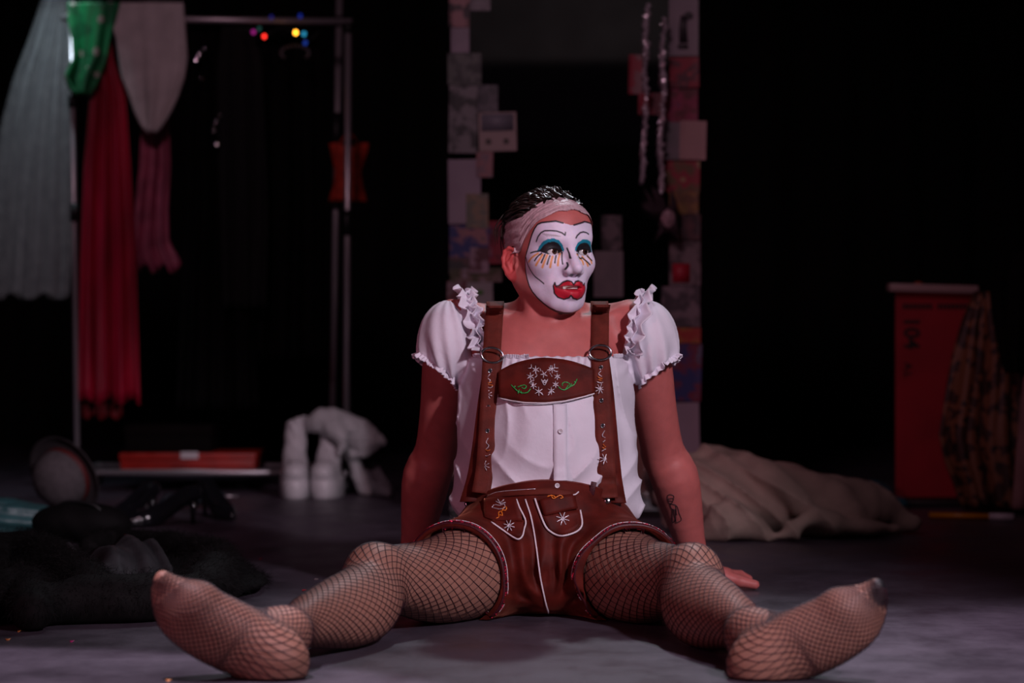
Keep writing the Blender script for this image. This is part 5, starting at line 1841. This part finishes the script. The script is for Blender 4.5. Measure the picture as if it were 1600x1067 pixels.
mesh_np('pelt', v_ - cl_, f_, fur_m, coat)
c4 = v_[f_]
nf = np.cross(c4[:, 2] - c4[:, 0], c4[:, 3] - c4[:, 1])
nf /= np.linalg.norm(nf, axis=1, keepdims=True) + 1e-9
cc = c4.mean(1)
rs = np.random.RandomState(12)
pick = rs.randint(0, len(cc), 70000)
pick = pick[nf[pick, 2] > -0.3]
p0 = cc[pick] + rs.normal(size=(len(pick), 3)) * 0.004
nn = nf[pick] + rs.normal(size=(len(pick), 3)) * 0.38 + np.array((0.25, -0.1, -0.25))
nn /= np.linalg.norm(nn, axis=1, keepdims=True)
L_ = rs.uniform(0.009, 0.019, (len(pick), 1))
sd = np.cross(nn, rs.normal(size=(len(pick), 3)))
sd /= np.linalg.norm(sd, axis=1, keepdims=True) + 1e-9
tipv = p0 + nn * L_ + np.array((0, 0, -0.004))
tipv[:, 2] = np.maximum(tipv[:, 2], 0.001)
hv3 = np.stack([p0 + sd * 0.0004, p0 - sd * 0.0004, tipv], 1).reshape(-1, 3)
hf3 = np.arange(len(hv3)).reshape(-1, 3)
fo = mesh_np('fur', hv3 - cl_, hf3, fur_m, coat, smooth=False)
fo['kind'] = 'stuff'
P = []
for u in np.linspace(0, 1, 34):
    row = []
    for t in np.linspace(0, 1, 20):
        px = 92 + 168 * u + 10 * math.sin(t * 4)
        py = 918 + 42 * t + 6 * math.sin(u * 7)
        z = 0.092 + 0.013 * math.sin(u * 11 + 4 * t + 1.5 * math.sin(5 * u)) + 0.009 * math.sin(u * 23 - 7 * t) - 0.03 * t - 0.018 * (2 * u - 1) ** 2
        row.append(gp(px, py, z))
    P.append(row)
MB().grid(P, 0.004).build('lining', mat('charcoal_satin', (0.045, 0.045, 0.050), 0.40, var=0.2, scale=20, spec=0.3), coat)

# ------------------------------------------------------------------ tall mirror with pictures taped along its sides
MY = 7.0
YAW = -0.0236                                               # and is turned slightly
LEAN = math.tan(math.radians(1.3))                         # the mirror leans back a little
mx0, mx1 = at(702, 500, MY).x, at(1094, 500, MY).x
mir = empty('standing_mirror', ((mx0 + mx1) / 2, MY + 0.02, 0), 'tall frameless standing mirror with pictures taped along both sides', 'mirror')
MB().box(((mx0 + mx1) / 2, MY + 0.012, 0.92), (mx1 - mx0, 0.006, 1.80), None, 0.001).build('glass', mat('mirror_glass', (0.55, 0.54, 0.56), 0.03, metal=1.0), mir, smooth=False)
MB().box(((mx0 + mx1) / 2, MY + 0.031, 0.915), (mx1 - mx0 - 0.004, 0.028, 1.83), None, 0.003).build('backing_board', mat('black_board', (0.006, 0.006, 0.006), 0.7), mir, smooth=False)
for o_ in mir.children:
    for v in o_.data.vertices:
        v.co.y += (v.co.z - 0.1) * LEAN + v.co.x * YAW
for sx in (mx0 + 0.06, mx1 - 0.06):
    MB().box((sx, MY + 0.03, 0.010), (0.05, 0.14, 0.02), None, 0.004).build('foot', joint_m, mir)


def print_mat(c0, c1, scale, seed, c2=None):
    m = mat('paper_print', c0, 0.5)
    nt = m.node_tree
    b = nt.nodes['Principled BSDF']
    tc = nt.nodes.new('ShaderNodeTexCoord')
    mp = nt.nodes.new('ShaderNodeMapping')
    mp.inputs['Location'].default_value = (seed * 1.37, seed * 0.71, seed * 2.1)
    nt.links.new(tc.outputs['Object'], mp.inputs[0])
    n = nt.nodes.new('ShaderNodeTexNoise')
    n.inputs['Scale'].default_value = scale
    n.inputs['Detail'].default_value = 2.5
    nt.links.new(mp.outputs[0], n.inputs[0])
    r = nt.nodes.new('ShaderNodeValToRGB')
    e = r.color_ramp.elements
    e[0].position, e[1].position = 0.44, 0.56
    e[0].color, e[1].color = (*c0, 1), (*c1, 1)
    if c2:
        x = r.color_ramp.elements.new(0.66)
        x.color = (*c2, 1)
        x2 = r.color_ramp.elements.new(0.60)
        x2.color = (*c1, 1)
    nt.links.new(n.outputs[0], r.inputs[0])
    nt.links.new(r.outputs[0], b.inputs['Base Color'])
    return m


LAV, GRY, DGR, PNK = (0.30, 0.24, 0.30), (0.16, 0.14, 0.16), (0.030, 0.034, 0.034), (0.34, 0.16, 0.17)
RED, DRED, TEAL, OCH, BLU, CRM = (0.26, 0.012, 0.030), (0.10, 0.008, 0.016), (0.012, 0.075, 0.085), (0.22, 0.11, 0.025), (0.022, 0.035, 0.16), (0.36, 0.27, 0.26)
pics = [
    (734, -20, 766, 14, GRY, (0.22, 0.20, 0.22), 30, 'pale grey paper scrap at the very top of the mirror, left side', None, 0),
    (701, -20, 734, 40, (0.03, 0.015, 0.02), PNK, 22, 'dark picture with pink patches, highest in the left column', None, 0),
    (704, 41, 733, 80, LAV, (0.26, 0.21, 0.26), 10, 'plain lavender paper below the highest dark picture', None, 0),
    (699, 81, 752, 131, DGR, (0.11, 0.12, 0.11), 24, 'dark green photograph below the lavender paper', None, 0),
    (747, 131, 778, 174, (0.07, 0.07, 0.08), (0.14, 0.13, 0.15), 40, 'small grey print touching the cream card', None, 1),
    (701, 132, 746, 238, DGR, (0.20, 0.19, 0.20), 26, 'dark photograph with a pale striding figure', None, 0),
    (748, 174, 807, 235, CRM, CRM, 8, 'cream card with two dark motifs sticking out into the mirror', None, 2),
    (744, 236, 770, 276, (0.22, 0.15, 0.18), PNK, 34, 'narrow pinkish snapshot below the cream card', None, 1),
    (700, 248, 751, 349, LAV, (0.33, 0.27, 0.33), 6, 'large plain lavender sheet in the left column', None, 0),
    (728, 302, 763, 356, (0.16, 0.17, 0.13), (0.26, 0.20, 0.13), 34, 'pale green flower card overlapping the large lavender sheet', None, 1),
    (702, 351, 768, 402, BLU, PNK, 22, 'blue poster with pink letters and teal foot', TEAL, 0),
    (764, 345, 806, 412, RED, DRED, 20, 'dark red poster behind the ear', (0.30, 0.16, 0.05), 0),
    (701, 402, 738, 428, DGR, (0.10, 0.05, 0.05), 30, 'small dark picture under the blue poster', None, 0),
    (734, 386, 764, 426, (0.10, 0.03, 0.04), (0.30, 0.20, 0.25), 28, 'small portrait in pink and white overlapping the blue poster', None, 1),
    (703, 419, 784, 441, (0.055, 0.05, 0.020), (0.16, 0.10, 0.09), 26, 'wide olive strip picture above the shoulder ruffle', (0.28, 0.22, 0.27), 0),
    (698, 439, 732, 470, DRED, (0.20, 0.13, 0.15), 28, 'dark pink picture nearest the left shoulder ruffle', None, 0),
    (729, 441, 770, 480, (0.24, 0.21, 0.22), (0.24, 0.21, 0.22), 8, 'white sheet with a green blot above the shoulder ruffle', None, 1),
    (1046, -20, 1092, 86, (0.25, 0.20, 0.23), (0.23, 0.19, 0.22), 6, 'grey sheet with a dark standing figure, top of the right column', None, 0),
    (1047, 88, 1093, 136, RED, (0.08, 0.02, 0.03), 22, 'red poster below the sheet with the standing figure', (0.34, 0.05, 0.06), 0),
    (983, 84, 1004, 146, (0.22, 0.10, 0.11), RED, 26, 'narrow pink card left of the silver garlands', None, 0),
    (998, 144, 1038, 178, RED, DRED, 16, 'small red paper behind the silver garlands', None, 0),
    (1040, 138, 1091, 190, DRED, (0.24, 0.014, 0.06), 24, 'dark red and purple picture above the cream-pink card', (0.06, 0.03, 0.09), 0),
    (1039, 190, 1066, 249, (0.12, 0.11, 0.12), (0.15, 0.12, 0.14), 14, 'grey card tucked behind the cream-pink card', None, 0),
    (1063, 188, 1104, 249, (0.40, 0.24, 0.235), (0.38, 0.23, 0.225), 6, 'plain cream-pink card overhanging the right edge', None, 1),
    (1041, 251, 1094, 300, (0.12, 0.07, 0.03), RED, 24, 'brown and red collage below the cream-pink card', (0.30, 0.20, 0.10), 0),
    (1046, 300, 1092, 334, OCH, (0.12, 0.05, 0.02), 24, 'ochre printed card in the right column', None, 1),
    (1058, 335, 1095, 374, (0.03, 0.012, 0.016), (0.09, 0.03, 0.035), 26, 'dark maroon picture below the ochre card', None, 0),
    (1046, 376, 1095, 446, (0.16, 0.12, 0.13), (0.05, 0.035, 0.04), 20, 'grey card with a bright red square', None, 0),
    (1034, 447, 1094, 511, (0.055, 0.045, 0.055), (0.18, 0.14, 0.16), 24, 'grey portrait photograph beside the right shoulder ruffle', None, 0),
    (1046, 512, 1095, 536, (0.34, 0.03, 0.02), (0.34, 0.15, 0.03), 30, 'red and yellow strip above the blue picture', None, 0),
    (1044, 537, 1096, 627, BLU, (0.16, 0.02, 0.05), 24, 'blue picture with red marks beside the right sleeve', (0.10, 0.09, 0.16), 0),
    (1044, 629, 1093, 760, (0.33, 0.28, 0.34), (0.30, 0.26, 0.31), 5, 'plain pale lavender sheet lowest in the right column', None, 0),
    (928, 392, 974, 464, (0.17, 0.14, 0.15), (0.14, 0.12, 0.13), 10, 'grey card standing in the mirror beside the cheek', None, 0),
    (940, 336, 972, 391, (0.022, 0.018, 0.02), (0.12, 0.09, 0.10), 26, 'dark striped picture above the grey card by the cheek', None, 0),
]
rsp = random.Random(5)
for i, (x0, y0, x1, y1, c0, c1, scl, lab, c2_, lay) in enumerate(pics):
    Yp = MY + 0.004 - 0.0025 * lay - 0.0003 * (i % 4)
    a, b = at(x0, y1, Yp), at(x1, y0, Yp)
    c = Vector(((a.x + b.x) / 2, Yp, (a.z + b.z) / 2))
    wd, hg = b.x - a.x, b.z - a.z
    rz = math.radians(rsp.uniform(-1.6, 1.6))
    P = [[Vector((u * wd, -0.002 * (abs(u * 2) ** 4) * rsp.uniform(0.5, 1), t * hg)) for t in np.linspace(-0.5, 0.5, 6)] for u in np.linspace(-0.5, 0.5, 6)]
    mbp = MB().grid(P, 0.0008)
    pm = print_mat(c0, c1, scl, i, c2_)
    motif = {6: [('two', (0.07, 0.06, 0.05))], 16: [('blot', (0.05, 0.14, 0.02))], 17: [('fig', (0.025, 0.02, 0.025))], 27: [('sq', (0.36, 0.012, 0.03))]}.get(i)
    o = mbp.build('taped_picture', pm, None, smooth=False)
    o.location = c + Vector((0, (c.z - 0.1) * LEAN + (c.x - (mx0 + mx1) / 2) * YAW, 0))
    o.rotation_euler = (-LEAN, rz, YAW)
    tag(o, lab, 'picture', 'pictures taped to the mirror')
    if motif:
        kind, mc = motif[0]
        mm = mat('print_ink', mc, 0.55)
        md = MB()
        f = -0.0016
        if kind == 'two':
            for sx in (-0.25, 0.22):
                MB().ball((sx * wd, f, -0.25 * hg), (0.009, 0.0005, 0.009), 12, 6).build('printed_motif', mm, o, world=False)
            MB().box((0, f, 0.24 * hg), (wd * 0.86, 0.0006, hg * 0.44)).build('printed_band', mat('print_grey', (0.20, 0.19, 0.23), 0.55), o, world=False)
        elif kind == 'blot':
            MB().ball((0.02 * wd, f, 0.1 * hg), (0.010, 0.0005, 0.008), 12, 6).build('printed_motif', mm, o, world=False)
        elif kind == 'fig':
            md.ball((0.02, f, 0.030), (0.014, 0.0006, 0.012), 12, 6)
            md.tube([(0.008, f, 0.03), (0.004, f, 0.0), (0.006, f, -0.05)], [0.010, 0.011, 0.013], 8)
            md.box((0.004, f, -0.06), (0.03, 0.001, 0.012))
            for k, (x, y, z) in enumerate(md.v):
                md.v[k] = (x - 0.006, max(min(y, f + 0.0004), f - 0.0004), z - 0.012)
            md.build('printed_figure', mm, o, world=False)
        else:
            MB().box((-0.12 * wd, f, -0.22 * hg), (0.050, 0.0006, 0.055)).build('printed_square', mm, o, world=False)

# silver bead garlands
bead_me = None
bead_m = mat('silver_tinsel', (0.72, 0.64, 0.70), 0.28, metal=0.55)
for gi, (pth, lab) in enumerate(((((1012, 8), (1010, 60), (1008, 120), (1010, 180), (1006, 230), (1004, 282)), 'silver bead garland hanging nearer the middle of the mirror'),
                                 (((1040, 30), (1036, 80), (1037, 130), (1035, 190), (1032, 240), (1036, 296)), 'silver bead garland hanging nearer the right edge of the mirror'))):
    gr = empty('bead_garland', at(*pth[-1], MY - 0.03), lab, 'garland', 'silver garlands on the mirror')
    pts = spline([(a, b, 0) for a, b in pth], 40)[:, :2]
    MB().tube([at(a, b, MY - 0.03) for a, b in pts], 0.0012, 5).build('string', tube_m, gr)
    rb = random.Random(gi)
    for a, b in pts:
        if bead_me is None:
            bo = MB().ball((0, 0, 0), (0.009, 0.009, 0.0062), 7, 5).build('bead', bead_m, None, smooth=False)
            bead_me = bo.data
        else:
            bo = bpy.data.objects.new('bead', bead_me)
            COL.objects.link(bo)
        bo.parent = gr
        bo.location = at(a + rb.uniform(-2, 2), b, MY - 0.03) - gr.location
        bo.rotation_euler = (rb.uniform(-0.8, 0.8), rb.uniform(-0.8, 0.8), rb.uniform(0, 3))
        sclb = rb.uniform(0.7, 1.25)
        bo.scale = (sclb, sclb, sclb)
# masquerade mask with dark feathers below the garlands
mk = empty('feather_mask', at(1025, 372, MY - 0.05), 'pale carnival mask with dark feathers hanging below the garlands', 'mask')
ms = SDF()
cmk = at(1044, 342, MY - 0.05)
ms.ell(cmk, (0.022, 0.018, 0.030), 0.005)
ms.ell(cmk + Vector((-0.009, -0.018, 0.007)), (0.006, 0.01, 0.004), 0.002, None, '-')
ms.ell(cmk + Vector((0.009, -0.018, 0.007)), (0.006, 0.01, 0.004), 0.002, None, '-')
ms.cone(cmk + Vector((0, -0.016, 0.004)), cmk + Vector((0, -0.020, -0.006)), 0.003, 0.004, 0.004)
ms.cut(lambda X, Y, Z: Y - (MY - 0.045) + 0 * X + 0 * Z)
v_, f_ = ms.mesh(np.array(cmk) - 0.05, np.array(cmk) + 0.05, 0.0025)
mesh_np('face', v_ - np.array(mk.location), f_, mat('mask_enamel', (0.34, 0.22, 0.25), 0.35), mk)
fe_m = mat('dark_feather', (0.020, 0.008, 0.014), 0.7)
rf = np.random.RandomState(2)
for k in range(26):
    a = at(1044 + rf.uniform(-14, 12), 326 + rf.uniform(-4, 30), MY - 0.045)
    if k < 15:
        b = at(1044 + rf.uniform(-56, 16), 300 + rf.uniform(-12, 30), MY - 0.05)
    else:
        b = at(1044 + rf.uniform(-30, 22), 355 + rf.uniform(0, 24), MY - 0.05)
    d_ = (b - a)
    sidev = Vector((-d_.z, 0, d_.x)).normalized() * 0.007
    P = [[a + d_ * t + sidev * w_ * math.sin(math.pi * min(1, 0.12 + t * 0.88)) + Vector((0, -0.012 * math.sin(t * 3), 0)) for w_ in (-1, 0, 1)] for t in np.linspace(0, 1, 7)]
    MB().grid(P, 0.0012).build('feather', fe_m, mk)

# ------------------------------------------------------------------ beige blanket heaped on the right
bk = SDF()
cb = lambda px, py, Y: tuple(at(px, py, Y))
bk.ell(cb(1120, 775, 6.52), (0.17, 0.20, 0.125), 0.05)
bk.ell(cb(1210, 790, 6.50), (0.20, 0.20, 0.105), 0.05)
bk.ell(cb(1300, 800, 6.48), (0.17, 0.18, 0.085), 0.05)
bk.chain([cb(1240, 772, 6.5), cb(1320, 785, 6.48), cb(1380, 812, 6.46), cb(1425, 820, 6.45)], [0.085, 0.062, 0.040, 0.026], 0.05, 10)
bk.chain([cb(1110, 828, 6.26), cb(1140, 812, 6.24), cb(1165, 820, 6.24), cb(1195, 832, 6.24)], [0.035, 0.055, 0.05, 0.03], 0.012, 10)
bk.chain([cb(1195, 838, 6.24), cb(1225, 835, 6.22), cb(1255, 814, 6.24), cb(1290, 808, 6.26), cb(1330, 822, 6.28), cb(1400, 826, 6.34)], [0.02, 0.022, 0.024, 0.026, 0.028, 0.03], 0.014, 16)
bk.chain([cb(1170, 722, 6.42), cb(1215, 752, 6.36), cb(1250, 790, 6.30)], [0.03, 0.05, 0.045], 0.018, 8)
bk.chain([cb(1268, 748, 6.45), cb(1300, 765, 6.40), cb(1330, 800, 6.34)], [0.03, 0.04, 0.04], 0.018, 8)
bk.chain([cb(1085, 722, 6.5), cb(1120, 712, 6.52), cb(1160, 714, 6.55)], [0.035, 0.035, 0.03], 0.02, 8)


def bfold(X, Y, Z):
    t = 34 * (X + 0.5 * Z + 0.25 * Y) + 4.5 * np.sin(9 * X + 14 * Z) + 2.5 * np.sin(21 * Z + 5 * X)
    return 0.012 * (2 * np.sqrt(np.abs(np.sin(t * 0.6)) + 0.02) - 1.2) + 0.009 * wob(X, Y, Z, 41, 26, 5)


bk.disp(bfold)
bk.cut(lambda X, Y, Z: 0.002 - Z + 0 * X + 0 * Y)
v_, f_ = bk.mesh((0.25, 6.02, -0.01), (1.16, 6.85, 0.29), 0.0065)
v_ = relax(v_, f_, 2, 0.5)
tag(recentre(mesh_np('blanket', v_, f_, mat('beige_fleece', (0.36, 0.265, 0.22), 0.95, var=0.10, scale=16, bump=0.25, bscale=90, sheen=0.2))), 'heaped beige blanket on the floor beside the right arm', 'blanket')
t_ = SDF()
t_.ell(cb(1366, 770, 7.35), (0.05, 0.05, 0.036), 0.02)
t_.ell(cb(1392, 786, 7.30), (0.055, 0.05, 0.02), 0.03)
t_.disp(lambda X, Y, Z: 0.005 * wob(X, Y, Z, 49, 60, 4))
t_.cut(lambda X, Y, Z: 0.002 - Z + 0 * X + 0 * Y)
v_, f_ = t_.mesh((0.98, 7.22, -0.01), (1.26, 7.46, 0.12), 0.005)
tag(recentre(mesh_np('scarf', v_, f_, mat('turquoise_silk', (0.010, 0.075, 0.095), 0.5, var=0.25, scale=20))), 'crumpled turquoise scarf on the floor behind the blanket', 'scarf')

# yellow and white stick
sa, sb, sc_ = gp(1452, 811, 0.011), gp(1546, 813, 0.011), gp(1584, 814, 0.011)
stk = empty('marker_stick', (sa + sc_) / 2 - Vector((0, 0, 0.011)), 'thin yellow stick with white end lying before the red sign', 'stick')
MB().tube([sa, sb], 0.0085, 12).build('shaft', mat('yellow_lacquer', (0.55, 0.20, 0.010), 0.4), stk)
MB().tube([sb, sb + (sc_ - sb) * 0.25, sb + (sc_ - sb) * 0.3, sc_], [0.0105, 0.0105, 0.0115, 0.0105], 12).build('white_end', mat('white_plastic', (0.62, 0.52, 0.58), 0.4), stk)

# ------------------------------------------------------------------ red sign, draped chair
SY = 7.45
sg = empty('sign_board', Vector((at(1466, 790, SY).x, SY + 0.02, 0)), 'dark red upright sign board with black 104 lettering', 'sign')
a, b = at(1400, 790, SY), at(1536, 459, SY)
MB().box(((a.x + b.x) / 2, SY + 0.012, (b.z + 0.02) / 2 + 0.006), (b.x - a.x, 0.022, b.z - 0.02), None, 0.003).build('panel', mat('red_board', (0.27, 0.005, 0.014), 0.5, var=0.15, scale=6), sg, smooth=False)
c1_, c2_ = at(1388, 459, SY), at(1526, 443, SY)
MB().box(((c1_.x + c2_.x) / 2, SY + 0.0, (c1_.z + c2_.z) / 2), (c2_.x - c1_.x, 0.07, abs(c2_.z - c1_.z) * 0.8), Matrix.Rotation(math.radians(1.6), 3, 'Y'), 0.004).build('top_ledge', mat('cream_wood', (0.34, 0.25, 0.24), 0.5), sg)
MB().box(((a.x + b.x) / 2, SY + 0.02, 0.012), (b.x - a.x + 0.04, 0.16, 0.022), None, 0.004).build('base', joint_m, sg)
ink = mat('black_print', (0.010, 0.002, 0.003), 0.6)


def text(s, loc, size, rot, name, parent, bold=0.0):
    cu_ = bpy.data.curves.new(name, 'FONT')
    cu_.body = s
    cu_.size = size
    cu_.extrude = 0.0006
    cu_.offset = bold
    cu_.align_x = 'LEFT'
    to = bpy.data.objects.new(name, cu_)
    COL.objects.link(to)
    bpy.context.view_layer.update()
    me = bpy.data.meshes.new_from_object(to.evaluated_get(bpy.context.evaluated_depsgraph_get()))
    COL.objects.unlink(to)
    bpy.data.objects.remove(to)
    me.materials.clear()
    me.materials.append(ink)
    me.transform(Matrix.Translation(Vector(loc) - parent.location) @ Matrix.Rotation(math.pi / 2, 4, 'X') @ Matrix.Rotation(rot, 4, 'Z'))
    o = bpy.data.objects.new(name, me)
    return link(o, parent)


text('104', at(1413, 494, SY - 0.002), 0.068, -math.pi / 2, 'lettering', sg, 0.0016)
text('A.L', at(1413, 566, SY - 0.002), 0.034, -math.pi / 2, 'lettering', sg, 0.0006)
for x0, x1, y0, y1, n in ((1411, 1458, 474, 483, 7), (1465, 1515, 474, 483, 8)):     # a line of small capitals, too blurred to read
    for k in range(n):
        xa = x0 + (x1 - x0) * k / n
        pa, pb = at(xa, y1, SY - 0.001), at(xa + (x1 - x0) / n * 0.72, y0, SY - 0.001)
        MB().box(((pa.x + pb.x) / 2, SY - 0.001, (pa.z + pb.z) / 2), (pb.x - pa.x, 0.0012, pb.z - pa.z)).build('small_letter', ink, sg, smooth=False)
oc = at(1435, 441, SY)
tag(recentre(MB().lathe([(0.0001, 0.0), (0.012, 0.0), (0.013, 0.004), (0.012, 0.012), (0.0001, 0.014)], at(1435, 447, SY) + Vector((0, 0, 0.0)), 18).build('bottle_cap', mat('orange_plastic', (0.34, 0.06, 0.02), 0.4))), 'small orange cap on the ledge of the red sign', 'cap')

CY = 7.28
chx0, chx1 = at(1606, 500, CY).x, at(1760, 500, CY).x
ch = empty('chair', ((chx0 + chx1) / 2, CY + 0.2, 0), 'black chair at the right edge under the draped leopard coat', 'chair')
for x in (chx0 + 0.02, chx1 - 0.02):
    MB().tube([(x, CY + 0.02, 0.0), (x, CY + 0.02, 0.44)], 0.011, 10).build('leg', joint_m, ch)
    MB().tube([(x, CY + 0.40, 0.0), (x, CY + 0.38, 0.44), (x, CY + 0.43, 0.76)], 0.011, 10).build('leg', joint_m, ch)
MB().box(((chx0 + chx1) / 2, CY + 0.2, 0.455), (chx1 - chx0, 0.40, 0.03), None, 0.01).build('seat', joint_m, ch)
MB().box(((chx0 + chx1) / 2, CY + 0.415, 0.66), (chx1 - chx0, 0.02, 0.20), None, 0.008).build('backrest', joint_m, ch)

leo = pattern_mat('leopard_plush', (0.040, 0.016, 0.011), (0.17, 0.068, 0.032), (0.012, 0.007, 0.007), 30, 0.49)
cloth('leopard_coat', [(456, 1528, 1562), (500, 1508, 1600), (560, 1490, 1640), (620, 1478, 1650), (680, 1467, 1655), (720, 1476, 1655), (760, 1492, 1650), (790, 1502, 1650)], 7.20, 0.018, 3.4, leo, 'brown leopard print plush coat draped over the chair at the right edge', 'coat', thick=0.014, seed=33, ybow=0.02, lean=-0.03, nu=60)
cloth('black_shawl', [(392, 1556, 1640), (440, 1546, 1645), (500, 1552, 1640), (550, 1562, 1625), (582, 1572, 1606)], 7.07, 0.012, 1.5, blackm, 'black shawl hanging over the leopard coat at the right edge', 'shawl', thick=0.010, seed=34)
cloth('pink_towel', [(560, 1604, 1680), (620, 1596, 1680), (700, 1588, 1680), (795, 1580, 1680)], 7.10, 0.012, 1.4, mat('dusty_pink_cotton', (0.30, 0.15, 0.15), 0.8, var=0.15, scale=20), 'dusty pink cloth hanging at the extreme right edge', 'cloth', thick=0.008, seed=36)

# ------------------------------------------------------------------ confetti scraps on the stage floor
for px, py, c, lab in ((12, 1000, (0.55, 0.20, 0.05), 'tiny orange confetti scrap leftmost in front of the fur coat'), (30, 987, (0.60, 0.22, 0.06), 'tiny orange confetti scrap close before the fur coat'), (42, 984, (0.75, 0.30, 0.10), 'brightest orange confetti scrap before the fur coat'),
                       (112, 1003, (0.50, 0.03, 0.20), 'tiny pink confetti scrap on the light floor edge'), (407, 874, (0.45, 0.01, 0.03), 'tiny red confetti scrap behind the left shin'), (475, 923, (0.50, 0.02, 0.03), 'tiny red confetti scrap near the left knee'),
                       (494, 906, (0.50, 0.40, 0.40), 'tiny pale paper scrap near the left knee'), (263, 1064, (0.70, 0.28, 0.10), 'tiny orange confetti scrap under the left foot')):
    p = gp(px, py, 0.0015)
    o = MB().grid([[(0.0045 * u, 0.003 * t * (1 + 0.3 * u), 0.0012 * u * t) for t in (-1, 0, 1)] for u in (-1, 0, 1)], 0.0006).build('confetti', mat('confetti_paper', c, 0.4))
    o.location = p
    o.rotation_euler = (0.25, 0.1, px)
    tag(o, lab, 'confetti', 'confetti on the floor')
